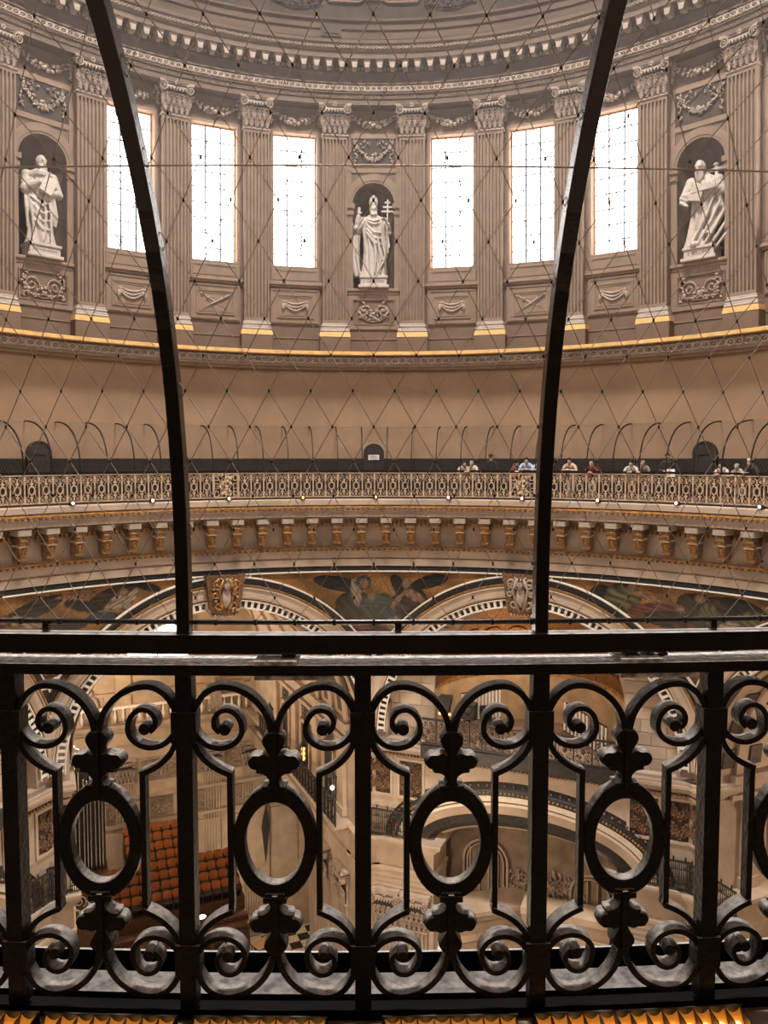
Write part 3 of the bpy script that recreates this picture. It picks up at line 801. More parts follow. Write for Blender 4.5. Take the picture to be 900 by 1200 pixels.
f_ = b.build('ferrules', M['black_iron'], nn); f_['kind'] = 'stuff'
b = MB()
for i in range(k0, k1): b.mbox(T(node(0, i)), -.004, .004, -.006, .006, -.010, .006)
f_ = b.build('net_clips', M['black_iron'], nn); f_['kind'] = 'stuff'

# ---------------------------------------------------------------- the far side: same railing, seen across the dome
FAR = 34
far = tag(empty('gallery_railing'), 'gilded scrolled iron railing on the far side of the round gallery', 'railing')
f0, f1 = PH-STEP*FAR, PH+STEP*FAR
MB().lathe([(15.56, -.608), (15.64, -.608), (15.64, -.578), (15.56, -.578)], f0, f1, 120, closed=True).build('top_rail', M['gilt_iron'], far)
MB().lathe([(15.55, -1.612), (15.65, -1.612), (15.65, -1.549), (15.55, -1.549)], f0, f1, 120, closed=True).build('base_rail', M['gilt_iron'], far)
MB().lathe([(15.44, -1.66), (15.462, -1.66), (15.462, -1.58), (15.44, -1.58)], f0, f1, 120, closed=True).build('toe_board', M['black_iron'], far)
b = MB()
for sx in (1, -1):
    for sz in (1, -1):
        b.ribbon(quarter(sx, sz, SCROLL), .019, -.02, .02); b.ribbon(quarter(sx, sz, BRACKET), .017, -.02, .02)
        b.box(sx*EYE[0]-.016, sx*EYE[0]+.016, -.02, .02, ZC+sz*EYE[1]-.016, ZC+sz*EYE[1]+.016)
    b.box(sx*.1285-.0085, sx*.1285+.0085, -.018, .018, ZC-.212, ZC+.212)
b.join(ellipse_ring(.122, .1725, .080, .118, -.02, .02, 20))
for sz in (1, -1):
    b.plate(([(x, ZC+sz*z) for x, z in LEAF]+[(-x, ZC+sz*z) for x, z in reversed(LEAF[1:-1])]), -.015, .015)
fp = b.mesh('scroll_panel', M['gilt_iron'])
fpost = MB().box(-.026, .026, -.026, .026, -1.6, -.58); fpost.cbox(-.04, .04, -.035, .035, ZC+.29, ZC+.39, .01); fpost = fpost.mesh('post', M['gilt_iron'])
R_ = random.Random(4); lat = MB()
rect_frame(lat, -.50, .50, -1.58, -.58, .05, -.03, .03)
for k in range(7):
    x = -.5+k/6; lat.ribbon([(x, -1.55), (x*.3+(.2 if k % 2 else -.2), -1.08), (-x, -.6)], .03, -.02, .02)
for k in range(3):
    for s in (-1, 1): rect_frame(lat, s*.38-.09, s*.38+.09, -1.52+.32*k, -1.30+.32*k, .03, -.02, .02)
for k in range(26): lat.ell((R_.uniform(-.25, .25), -.02, R_.uniform(-1.5, -.62)), (.05, .03, .07), None, 6, 3)
latm = lat.mesh('lattice_panel', M['gilt_iron'])
for i in range(-FAR, FAR+1):
    link('post', fpost, far, ring(PH+i*STEP, RR, 0))
    if i == FAR: break
    mid = (i+.5)*STEP
    if abs(abs(mid)-22.5) < 1.9:
        if mid*(1 if mid > 0 else -1) < 22.5: link('lattice_panel', latm, far, ring(PH+(22.5 if mid > 0 else -22.5), RR-.01, 0))
        continue
    link('scroll_panel', fp, far, ring(PH+mid, RR, 0))
fcage = tag(empty('safety_cage'), 'dark safety bar and thin curved hoops above the far gilded railing', 'safety cage')
MB().lathe([(15.565, -.556), (15.618, -.556), (15.618, -.47), (15.565, -.47)], f0, f1, 120, closed=True).build('hand_bar', M['bar'], fcage)
for i in range(-17, 17): link('hoop', hm_far, fcage, hoop_frame(PH+STEP+3.75*i))
MB().tube([polar(f0+(f1-f0)*i/120, 17.85, 1.36) for i in range(121)], .012, 5).build('stay_wire', M['bar'], fcage)
FN, _, _, _ = net(-63, 63, 3.75/9, .0011, 3, None)
tag(FN.build('safety_net', M['steel']), 'fine cable net over the far gilded railing', 'net')

# ---------------------------------------------------------------- amber strip lights along the foot of the near railing
def strip(th, ncell, lab, hot=False):
    t = tag(empty('strip_light', ring(th, 15.655, .014)), lab, 'light', 'amber strip lights at the foot of the railing')
    w = .0475*ncell
    hb_ = MB(); hb_.box(-w/2-.006, w/2+.006, .0, .07, -1.70, -1.675); hb_.box(-w/2-.006, w/2+.006, 0, .005, -1.675, -1.618); hb_.box(-w/2-.006, w/2+.006, .065, .07, -1.675, -1.652)
    for k in range(ncell+1):
        x = -w/2+.0475*k; hb_.box(x-.002, x+.002, .005, .066, -1.675, -1.625)
    hb_.build('housing', M['black_iron'], t)
    for k in range(ncell):
        x = -w/2+.0475*(k+.5)
        c = MB(); c.grid(lambda u, v: (x+.0215*(2*u-1), .006+.058*v, -1.672+.048*(1-sin(pi/2*min(1, v*1.15)))*(1-.3*(1-(2*u-1)**2))), 6, 6)
        c.build('reflector', M['amber'], t)
        c = MB(); c.ell((x, .034, -1.655), (.012, .008, .007), None, 8, 5); c.build('bulb', M['amber_hot'], t)
for x, nc, lab in ((-1.10, 5, 'amber strip light at the railing foot, first from the picture edge'), (-.765, 8, 'amber strip light at the railing foot, second from the picture edge'),
        (-.33, 8, 'amber strip light at the railing foot, third from the picture edge'), (.22, 8, 'amber strip light at the railing foot, right of the middle gap'),
        (.585, 5, 'short amber strip light at the railing foot'), (.89, 8, 'amber strip light at the railing foot, right end of the row')):
    strip(180-math.degrees(x/15.68), nc, lab)
# ================================================================ THE OCTAGON of arches under the gallery
AP = 16.3; ZA = -12.2; SX = 1.034; HALF = AP*tan(radians(22.5))
BAYS_A = (22.5, -67.5)      # bays closed by a balcony and a low arch
BAYS_B = (-22.5, 67.5)      # bays that open into long halls
def om(u, z, w=0.0):
    """point of the pendentive surface in a bay's own frame (u along the wall, w outwards)"""
    a = atan2(u, AP); ro = AP/cos(a)
    t = min(1, max(0, (z+9.4)/4.6)); t = t*t*(3-2*t)
    r = ro*(1-t)+AP*t+w
    return (r*sin(a), r*cos(a), z)
def arc_band(b, R0, R1, w0, w1=None, n=72, back=.25, zc=ZA):
    """ring of an arch between two radii, front face at w0, with its edges returned to the wall"""
    def ang(R): return math.asin(min(1, HALF/(SX*R)))
    w1 = w0 if w1 is None else w1
    vs = []
    for i in range(n+1):
        q = 2*i/n-1
        for R, w in ((R0, back), (R0, w0), (R1, w1), (R1, back)):
            a = q*ang(R); vs.append(om(SX*R*sin(a), zc+R*cos(a), w))
    b.add(vs, [(4*i+j, 4*i+j+1, 4*i+5+j, 4*i+4+j) for i in range(n) for j in range(3)])
    return b
def band_mesh(nm, R0, R1, w0, m, w1=None): return arc_band(MB(), R0, R1, w0, w1).mesh(nm, m)
b = MB()
for R0, R1, w, w1 in ((6.45, 6.53, -.12, -.16), (6.53, 6.88, -.10, -.10), (6.88, 6.95, -.16, -.13)): arc_band(b, R0, R1, w, w1)
fascia_m = b.mesh('archivolt', M['stone_pale'])
b = MB()
for R0, R1, w, w1 in ((6.37, 6.45, -.05, -.09), (6.95, 6.985, -.12, -.15)): arc_band(b, R0, R1, w, w1)
brown_m = b.mesh('brown_moulding', M['brown_orn'])
goldl_m = band_mesh('gilt_lit_moulding', 6.985, 7.04, -.17, M['gold'])
black_m = band_mesh('black_border', 7.04, 7.30, -.10, M['black'])
white_m = band_mesh('white_border', 7.30, 7.36, -.10, M['white'])
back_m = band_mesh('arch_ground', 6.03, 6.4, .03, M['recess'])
b = MB(); nfl = 74
for i in range(nfl):
    a = -pi/2+pi*(i+.5)/nfl; ct, stt = cos(a), sin(a)
    F = Matrix(((ct, 0, stt, 0), (0, 1, 0, 0), (-stt, 0, ct, 0), (0, 0, 0, 1)))   # radial up
    st0 = len(b.v); b.box(-.052, .052, -.08, .04, 6.05, 6.36)
    for k in range(st0, len(b.v)):
        p = F @ Vector(b.v[k]); u, z = p.x*SX, ZA+p.z; x, y, zz = om(u, z, p.y); b.v[k] = (x, y, zz)
flute_m = b.mesh('fluting', M['white'])
b = MB()
for R in (6.05, 6.36):
    arc_band(b, R-.025, R+.025, -.11)
fl2 = b.mesh('flute_edges', M['white'])
wall_oct = tag(empty('wall_octagon'), 'ring of eight great arches under the gallery', None, None, 'structure')
MB().lathe([(16.30, -4.57), (16.24, -4.60), (16.24, -4.77), (16.3, -4.78)], n=NR).build('black_border', M['black'], wall_oct)
MB().lathe([(16.27, -4.77), (16.22, -4.78), (16.22, -4.83), (16.27, -4.84)], n=NR).build('white_border', M['white'], wall_oct)
for k in range(8):
    th = 22.5+45*k
    if k in (3, 4): continue
    a = empty('great_arch', ring(th), wall_oct)
    for nm, me in (('archivolt', fascia_m), ('brown_moulding', brown_m), ('gilt_lit_moulding', goldl_m), ('black_border', black_m), ('white_border', white_m), ('arch_ground', back_m)):
        link(nm, me, a)
    for me in (flute_m, fl2): link('fluting', me, a)['kind'] = 'stuff'
# keystones with a carved cartouche
def keystone(seed, m1):
    b = MB(); R = random.Random(seed)
    def pt(t, z, y): return (t*(.56+.24*(z+6.4)/1.7), y, z)
    b.grid(lambda u, v: pt(2*u-1, -6.42+1.75*v, 15.93-.30*v-.12*sin(pi*u)), 8, 8)
    for s in (-1, 1):
        b.add([pt(s, -6.42, 15.93), pt(s, -6.42, 16.4), pt(s, -4.67, 16.4), pt(s, -4.67, 15.63)], [(0, 1, 2, 3)])
    b.add([pt(-1, -6.42, 15.93), pt(1, -6.42, 15.93), pt(1, -6.42, 16.4), pt(-1, -6.42, 16.4)], [(0, 1, 2, 3)])
    b.cur = 1
    def yy(z): return 15.80-.17*(z+6.4)
    for s in (-1, 1):
        for cx, cz, r, tn in ((.36, -5.05, .26, 1.6), (.30, -5.95, .20, 1.3), (.45, -5.5, .14, 1.2)):
            b.tube([(s*x, yy(z)-.03, z) for x, z in spiral(cx, cz, r, .05, 2, tn, 22)], .045, 6)
        b.tube([(s*.12, yy(-5.0)-.05, -4.85), (s*.3, yy(-5.3)-.08, -5.3), (s*.2, yy(-5.8)-.08, -5.9), (s*.05, yy(-6.2), -6.25)], .055, 6)
    b.cur = 2
    b.ell((0, yy(-5.65)-.05, -5.65), (.20, .14, .42), None, 10, 7); b.ell((0, yy(-5.2)-.12, -5.15), (.12, .12, .15), None, 8, 6)
    for k in range(34):
        x, z = R.uniform(-.55, .55), R.uniform(-6.2, -4.85); b.ell((x, yy(z)-.02, z), (.09, .06, .05), Matrix.Rotation(R.uniform(0, 3), 3, 'Y'), 6, 3)
    for k in range(7): b.ell((-.42+.14*k, 15.83, -6.40), (.07, .09, .07), None, 6, 4)
    return b.mesh('keystone', [M['brown_orn'], m1, M['relief']])
for th, s, m1 in ((-22.5, 1, M['gold']), (22.5, 2, M['relief']), (67.5, 1, M['gold']), (-67.5, 2, M['relief'])):
    link('keystone', keystone(s, m1), wall_oct, ring(th))

# ---- mosaic spandrels: plain gold ground with dark robed figures of no particular story
def shade(layers, u, z, rnd):
    c = (.175, .080, .024)
    n = (.6+.8*rnd)*(1+.35*sin(3.1*u+2*sin(2.3*z)))
    c = tuple(x*n for x in c)
    for cx, cz, rx, rz, rot, col in layers:
        dx, dz = u-cx, z-cz; cr, sr = cos(rot), sin(rot)
        p, q = (dx*cr+dz*sr)/rx, (-dx*sr+dz*cr)/rz
        d = p*p+q*q
        if d < 1:
            k = (.72+.42*sin(9*p+5*q+3*sin(3*q)))*(1.25-.75*d**3)*(.85+.3*rnd)
            c = tuple(x*k*.62 for x in col)
    return (*c, 1)
DK, BK, SKN, GRN, BLU, RED, CRM, OLV = (.045, .028, .02), (.02, .017, .016), (.30, .17, .10), (.05, .075, .05), (.045, .06, .075), (.16, .05, .03), (.36, .26, .17), (.13, .11, .05)
FIG = {
 0: [(-1.5, -5.35, 1.1, .32, -.2, BK), (-.7, -6.5, 1.0, .8, -.4, DK), (1.6, -6.3, .75, .95, .2, DK), (1.1, -5.5, .28, .6, .5, BK), (2.4, -5.25, .8, .28, .25, BK), (1.9, -7.1, 1.0, .5, -.3, BK), (.4, -7.4, 1.3, .8, .1, RED),
     (-.75, -5.75, .22, .7, .15, CRM), (.1, -6.25, .75, .42, .3, GRN), (.6, -6.8, .6, .35, -.4, BLU), (-.05, -6.9, .3, .55, .3, GRN), (.9, -7.2, .4, .35, .2, CRM), (-.45, -5.3, .34, .30, 0, BLU), (-.42, -5.35, .2, .24, 0, SKN), (-.1, -5.95, .18, .2, 0, SKN), (1.38, -5.35, .17, .24, .1, SKN),
     (1.75, -5.9, .55, .22, -.5, SKN), (1.0, -6.1, .5, .12, .9, SKN), (2.0, -6.6, .5, .2, .6, CRM), (-.2, -8.0, .9, .5, 0, DK)],
 -45: [(-1.0, -6.2, 1.2, .45, .3, DK), (2.0, -5.9, 1.0, .45, .3, DK), (.9, -6.4, .8, .3, -.3, BK), (-1.2, -6.9, .9, .3, -.3, CRM), (-2.0, -6.6, .3, .3, 0, RED), (-2.1, -6.55, .2, .22, 0, SKN), (.5, -5.7, .7, .14, -.05, SKN), (1.0, -5.5, .22, .2, 0, SKN), (2.1, -6.5, .6, .4, .8, CRM),
     (2.4, -5.75, .2, .22, .2, SKN), (2.0, -6.95, .6, .16, -.1, SKN), (2.7, -6.2, .5, .25, 1.0, CRM), (3.4, -5.6, .5, .22, -.3, BK), (1.6, -7.2, .6, .25, 0, BLU), (.2, -7.5, .9, .4, 0, DK), (-2.8, -7.0, .7, .5, 0, RED)],
 45: [(-3.2, -6.3, .55, .7, -.4, BK), (-2.4, -6.2, .75, .85, .3, OLV), (-2.2, -5.3, .45, .16, -.1, BK), (-2.0, -5.45, .22, .22, 0, SKN), (-1.4, -6.0, .8, .16, -.25, SKN), (-1.2, -6.8, 1.0, .4, .1, RED), (.4, -6.1, .7, .6, 0, DK), (1.2, -6.5, .8, .9, .3, DK), (.6, -5.7, .22, .24, 0, SKN),
     (.9, -6.6, .4, .6, -.3, OLV), (2.2, -5.9, .9, .4, -.2, BK), (-.4, -7.3, 1.2, .5, 0, DK), (2.6, -6.8, .6, .7, 0, OLV), (0, -8, .8, .5, 0, RED), (-.2, -6.5, .18, .2, 0, SKN), (1.6, -7.2, .5, .3, .4, CRM)]}
M['carved'] = mat('carved_bronze', (.15, .078, .042), .5, nscale=8, namt=.5, bump=.3)
mosm = bpy.data.materials.new('mosaic'); mosm.use_nodes = True
_n = mosm.node_tree.nodes; _l = mosm.node_tree.links; _b = _n['Principled BSDF']
_a = _n.new('ShaderNodeVertexColor'); _a.layer_name = 'tesserae'; _l.new(_a.outputs[0], _b.inputs['Base Color'])
_b.inputs['Roughness'].default_value = .5; _b.inputs['Specular IOR Level'].default_value = .4
_t = _n.new('ShaderNodeTexVoronoi'); _t.inputs['Scale'].default_value = 14; _bp = _n.new('ShaderNodeBump'); _bp.inputs['Strength'].default_value = .35
_c = _n.new('ShaderNodeTexCoord'); _l.new(_c.outputs['Object'], _t.inputs['Vector']); _l.new(_t.outputs['Distance'], _bp.inputs['Height']); _l.new(_bp.outputs[0], _b.inputs['Normal'])
for th0, layers in FIG.items():
    if th0: layers = [(a, -5.0+(b_+5.5)*.62, c_, d_*.72, e_, f_) for a, b_, c_, d_, e_, f_ in layers]
    NU, NV = 260, 64; vs = []; cols = []; R = random.Random(th0)
    for j in range(NV+1):
        for i in range(NU+1):
            a = -22.5+45*i/NU; u = AP*tan(radians(22.5-abs(a)))
            lo = ZA+sqrt(max(0, 7.34**2-(u/SX)**2)); v = j/NV
            z = lo+(-4.82-lo)*v
            x, y, zz = om(u, z, .02); r = sqrt(x*x+y*y)
            vs.append((r*sin(radians(a)), r*cos(radians(a)), z))
            cols.append(shade(layers, AP*radians(a), z, R.random()))
    b = MB(); b.add(vs, [(j*(NU+1)+i, j*(NU+1)+i+1, (j+1)*(NU+1)+i+1, (j+1)*(NU+1)+i) for j in range(NV) for i in range(NU)])
    me = b.mesh('mosaic', mosm); at = me.color_attributes.new('tesserae', 'FLOAT_COLOR', 'POINT')
    at.data.foreach_set('color', [c for q in cols for c in q])
    link('mosaic', me, wall_oct, ring(th0))
    # white line round the mosaic's narrow ends
    w = MB()
    for s in (-1, 1):
        p0 = [om(s*0+(-s)*1.15, z, -.03) for z in (-4.85, -5.02)]
        F = ring(s*22.5) ; w.tube([F @ Vector(p) for p in p0], .03, 5)
    w.build('white_border', M['white'], wall_oct, ring(th0))
# a painted name ribbon where two arches meet
ban = empty('name_ribbon', ring(-45), wall_oct)
b = MB(); b.grid(lambda u, v: (-.62+1.24*u, 17.32-.08*sin(2*pi*u)-.05*v, -8.72+.36*v+.10*u), 14, 2); b.build('ribbon', M['white'], ban)
def text(body, size, mtx, m, parent=None, ext=.004, name='lettering'):
    c = bpy.data.curves.new(name, 'FONT'); c.body = body; c.size = size; c.extrude = ext; c.align_x = 'CENTER'; c.align_y = 'CENTER'; c.resolution_u = 2
    c.materials.append(m); o = bpy.data.objects.new('t', c); COL.objects.link(o)
    me = bpy.data.meshes.new_from_object(o.evaluated_get(bpy.context.evaluated_depsgraph_get())); bpy.data.objects.remove(o); me.name = name
    return link(name, me, parent, mtx)
text('ST JOHN', .30, T((0, 17.17, -8.48)) @ Ry(-4.6) @ Rx(90), M['text'], ban)

# ================================================================ bays with a balcony and a low arch (frame: x along, y outwards)
def strip_profile(b, layers, u0, u1, v, ends=True):
    """stack of mouldings: (z0, z1, projection)"""
    for z0, z1, e in layers: b.box(u0-(e if ends else 0), u1+(e if ends else 0), v-e, v+.5, z0, z1)
IMPOST = [(-12.62, -12.50, .26), (-12.74, -12.62, .34), (-12.90, -12.74, .20), (-13.05, -12.90, .10), (-13.25, -13.15, .06)]
LOWCOR = [(-16.98, -16.86, .48), (-17.12, -16.98, .42), (-17.30, -17.12, .24), (-17.42, -17.30, .14)]
LOWARC = [(-18.50, -18.36, .16), (-18.82, -18.50, .10), (-19.10, -18.82, .06), (-19.35, -19.10, .03)]
def bay_a(th):
    F = ring(th)
    wl = tag(empty('wall_balcony_bay', F), 'stone bay with balcony over a low arch', None, None, 'structure')
    # flanking wall inside the great arch, pierced by the arched opening of the balcony
    b = MB(); n = 40
    for i in range(n):
        def o(k):
            a = pi*k/n; return (6.6*cos(a), ZA+6.4*sin(a))
        def q(k):
            a = pi*k/n; return (4.05*cos(a), -10.2+4.05*sin(a))
        (x0, z0), (x1, z1), (x2, z2), (x3, z3) = o(i), o(i+1), q(i+1), q(i)
        b.add([(x0, 16.85, z0), (x1, 16.85, z1), (x2, 16.85, z2), (x3, 16.85, z3)], [(0, 1, 2, 3)])
    for s in (-1, 1):
        b.add([(s*6.6, 16.85, ZA), (s*4.05, 16.85, -10.2), (s*4.05, 16.85, -12.6), (s*6.6, 16.85, -12.6)], [(0, 1, 2, 3)])
        b.add([(s*4.05, 16.85, -10.2), (s*4.05, 17.4, -10.2), (s*4.05, 17.4, -12.6), (s*4.05, 16.85, -12.6)], [(0, 1, 2, 3)])
    b.build('flank_wall', M['stone'], wl)
    R = random.Random(7); bl = MB().cbox(-.5, .5, -.03, .02, -.25, .25, .012).mesh('stone_block', M['stone'])
    bl2 = MB().cbox(-.5, .5, -.025, .02, -.25, .25, .012).mesh('stone_block', M['stone_pale'])
    for s in (-1, 1):
        for r in range(12):
            z = -12.32+.52*r; lim = sqrt(max(0, 6.2**2-(z+.25-ZA)**2)); inn = 4.06 if z < -10.2 else sqrt(max(0, 4.06**2-(z-.25+10.2)**2))
            x = inn+.02; first = True
            while x < lim-.15:
                w_ = min((.6 if (r % 2 and first) else 1.02), lim-x); first = False
                o = link('stone_block', bl if R.random() < .6 else bl2, wl, T((s*(x+w_/2), 16.85-R.uniform(0, .012), z)) @ Matrix.Diagonal((w_-.025, 1, .98, 1)))
                x += w_
    # the apse behind the balcony, a half dome of mosaic over a round wall
    b = MB()
    b.cur = 0; b.grid(lambda u, v: (4.05*cos(pi*u)*cos(pi/2*v), 17.2+4.05*sin(pi*u)*cos(pi/2*v), -10.2+4.05*sin(pi/2*v)), 28, 10)
    b.cur = 1; b.grid(lambda u, v: (4.05*cos(pi*u), 17.2+4.05*sin(pi*u), -12.6+2.4*v), 28, 2)
    b.cur = 2; b.grid(lambda u, v: (4.02*cos(pi*u), 17.2+4.02*sin(pi*u), -10.3+.2*v), 28, 1)
    b.build('apse', [M['mosaic_gold'], M['apse_wall'], M['gold']], wl)
    b = MB()
    for k in range(9):
        a = pi*(k+.5)/9
        for e in (.25, .55):
            c = Vector((3.98*cos(a)*cos(e), 17.2+3.98*sin(a)*cos(e), -10.2+3.98*sin(e)))
            nrm = Vector((cos(a)*cos(e), sin(a)*cos(e), sin(e))); m_ = nrm.to_track_quat('Z', 'Y').to_matrix()
            b.tube([c + m_ @ Vector((.42*cos(q*pi/6), .32*sin(q*pi/6), -.02)) for q in range(13)], .05, 5)
    b.build('mosaic_medallions', M['mosaic_red'], wl)
    # balcony floor, fascia and cornice
    b = MB(); b.box(-4.4, 4.4, 16.0, 21.3, -12.62, -12.5); b.build('balcony_floor', M['stone_dark'], wl)
    b = MB(); b.box(-4.35, 4.35, 15.78, 16.1, -12.95, -12.42); b.build('balcony_fascia', M['black_iron'], wl)
    b = MB(); strip_profile(b, IMPOST, -HALF-.1, HALF+.1, 16.2, False)
    for s in (-1, 1):
        for z0, z1, e in IMPOST[:3]: b.box(min(s*4.35, s*6.9), max(s*4.35, s*6.9), 16.1-e, 16.3, z0, z1)
    b.build('cornice', M['stone'], wl)
    b = MB()
    for i in range(80): b.box(-6.6+.165*i, -6.6+.165*i+.09, 16.02, 16.2, -13.16, -13.06)
    b.build('dentils', M['brown_orn'], wl)['kind'] = 'stuff'
    # wall plane with the low arch: concentric orders
    EL = [(6.15, 3.20, -16.86, 16.18), (5.85, 2.95, -16.86, 16.10), (5.80, 2.90, -16.86, 16.02), (5.50, 2.64, -16.86, 16.02), (5.42, 2.56, -16.86, 16.12), (5.22, 2.40, -16.9, 16.12), (5.16, 2.35, -16.95, 16.2), (5.08, 2.28, -17.0, 16.2), (4.72, 1.98, -17.1, 16.3), (4.72, 1.98, -17.1, 16.40), (4.30, 1.66, -17.2, 16.45), (4.10, 1.42, -17.25, 16.7), (4.1, 1.42, -17.3, 17.1), (3.95, 1.28, -17.3, 17.15), (3.85, 1.18, -17.35, 17.3), (3.85, 1.15, -17.35, 19.6)]
    MS = ['black', 'black', 'black_iron', 'white', 'white', 'brown_orn', 'white', 'stone', 'stone', 'black_iron', 'black_iron', 'stone', 'stone', 'stone', 'stone_dark']  # inner dark rings paint the shadow under the arch
    n = 48
    def ep(E, k):
        a = pi*k/n; return (E[0]*cos(a), E[3], E[2]+E[1]*sin(a))
    top = MB()
    for i in range(n):
        p0, p1 = ep(EL[0], i), ep(EL[0], i+1)
        top.add([p0, p1, (p1[0], 16.18, -13.1), (p0[0], 16.18, -13.1)], [(0, 1, 2, 3)])
    for s in (-1, 1): top.add([(s*6.15, 16.18, -16.9), (s*6.9, 16.18, -16.9), (s*6.9, 16.18, -13.1), (s*6.15, 16.18, -13.1)], [(0, 1, 2, 3)])
    top.build('low_arch_wall', M['stone'], wl)
    names = {'black': 'dark_archivolt', 'black_iron': 'dark_moulding', 'white': 'fascia_moulding', 'brown_orn': 'brown_moulding', 'stone': 'arch_face', 'stone_dark': 'arch_soffit'}
    for k, mn in enumerate(MS):
        b = MB()
        for i in range(n): b.add([ep(EL[k], i), ep(EL[k], i+1), ep(EL[k+1], i+1), ep(EL[k+1], i)], [(0, 1, 2, 3)])
        if k == 1:
            g = MB()
            for i in range(0, 2*n):
                a = pi*(i+.5)/(2*n); g.ell((5.66*cos(a), 16.0, -16.86+2.76*sin(a)), (.075, .05, .065), None, 5, 3)
                if i % 2: g.ell((5.98*cos(a), 16.12, -16.86+3.05*sin(a)), (.09, .05, .05), Matrix.Rotation(a, 3, 'Y'), 5, 3)
            g.build('gilt_beads', M['brown_orn'], wl)['kind'] = 'stuff'
        b.build(names[mn], M[mn], wl)
    # back wall of the low arch, with carved cartouche and side niches
    b = MB(); b.box(-4.4, 4.4, 19.5, 19.8, -26, -15.0); b.build('lunette', M['stone_dark'], wl)  # darker stone puts the recess's shade into the colour
    b = MB()
    f = foliage(3.6, 2.0, 21, 'spray'); b.join(f, T((.3, 19.5, -20.9)) @ Matrix.Diagonal((1, 2.4, 1, 1)))
    f = foliage(2.6, 1.2, 22, 'swag'); b.join(f, T((.4, 19.48, -20.2)) @ Matrix.Diagonal((1, 2.4, 1, 1)))
    b.ell((.3, 19.4, -20.2), (.42, .2, .55), None, 12, 8)
    RR_ = random.Random(5)
    for q in range(70):
        a = RR_.uniform(0, 2*pi); d = RR_.uniform(.8, 1.9); b.ell((.3+d*1.1*cos(a), 19.45, -20.2+d*.7*sin(a)), (.17, .1, .09), Matrix.Rotation(a, 3, 'Y'), 6, 3)
    b.tube([(.3+.62*cos(q*pi/8), 19.4, -20.2+.75*sin(q*pi/8)) for q in range(17)], .09, 6)
    b.build('cartouche', M['stone'], wl)
    b = MB()
    for cx, cz, r in ((-2.3, -18.9, 1.05), (2.6, -19.6, .95)):
        for rr, t_ in ((r, .10), (r-.18, .06)):
            b.ribbon([(cx+rr*cos(pi*q/16), cz+rr*sin(pi*q/16)) for q in range(17)], t_, 19.2, 19.55)
            for s in (-1, 1): b.box(cx+s*rr-t_/2, cx+s*rr+t_/2, 19.2, 19.55, -25, cz)
        for q in range(4): b.box(cx-r+.25+q*.45, cx-r+.32+q*.45, 19.3, 19.55, cz-1.6, cz+.6)
    b.build('blind_niches', M['stone'], wl)
    # a stone entablature running off into the aisle
    b = MB()
    for z0, z1, e in ((-19.0, -18.8, .35), (-19.3, -19.0, .2), (-19.9, -19.3, .0), (-20.2, -19.9, .12), (-24, -20.2, 0)): b.box(-.5-e, .5+e, 0, 3.6, z0, z1)
    b.build('aisle_beam', M['stone_warm'], wl, T((-3.1, 16.9, -1.2)) @ Rz(-52))
    b = MB()
    for z0, z1, e in ((-19.6, -19.3, .3), (-20.3, -19.6, 0), (-20.6, -20.3, .15)): b.box(.2, 3.9, 17.0-e, 17.9, z0, z1)
    b.build('aisle_ledge', M['stone_warm'], wl, Rz(1))
    # piers at both ends
    for s in (-1, 1):
        def S(a, c): return (min(s*a, s*c), max(s*a, s*c))
        b = MB(); x0, x1 = S(3.9, 6.95)
        b.box(x0, x1, 16.3, 18.2, -33.5, -16.86); a0, a1 = S(6.1, 6.95); b.box(a0, a1, 16.35, 17.2, -13, ZA+1.2)
        b.build('pier', M['stone'], wl)
        b = MB()
        for z0, z1, e in LOWCOR+LOWARC:
            a0, a1 = (3.9-e, 6.95) ; y0, y1 = S(a0, a1); b.box(y0, y1, 16.25-e, 18.0, z0, z1)
        b.build('entablature', M['stone'], wl)
        for uc, w_ in ((6.28, .78), (4.92, 1.06)):
            pe = empty('carved_panel', T((s*uc, 16.18, -14.18)), wl)
            q = MB(); rect_frame(q, -w_/2-.12, w_/2+.12, -.92, .92, .12, -.07, 0); q.build('frame', M['stone'], pe)
            q = MB(); q.box(-w_/2, w_/2, -.01, .02, -.8, .8); q.build('ground', M['panel_carved'], pe)
            q = MB(); f = foliage(w_*1.05, .75, 31, 'spray'); q.join(f, T((0, 0, -.75))); q.join(f, T((0, 0, 0)))
            q.build('carving', M['carved'], pe)
        q = MB()
        for uc in (6.28, 4.92): pass
        for uc in (6.1, 4.72):
            pe = empty('pier_pilaster', T((s*uc, 16.12, 0)), wl)
            link('capital', cap_m, pe, T((0, 0, -21.15)) @ Matrix.Diagonal((1.12, 1.3, 1.36, 1)))
            link('shaft', low_shaft, pe)
    return wl
M['stone_warm'] = mat('warm_stone', (.45, .33, .228), .8, nscale=.9, namt=.22)
M['apse_wall'] = mat('apse_wall_stone', (.46, .31, .18), .8, nscale=1.4, namt=.25)
low_shaft = fluted(1.16, .5, -33.2, -21.2, 6).mesh('shaft', M['stone'])
wa = bay_a(22.5)
dup(wa, ring(-67.5))

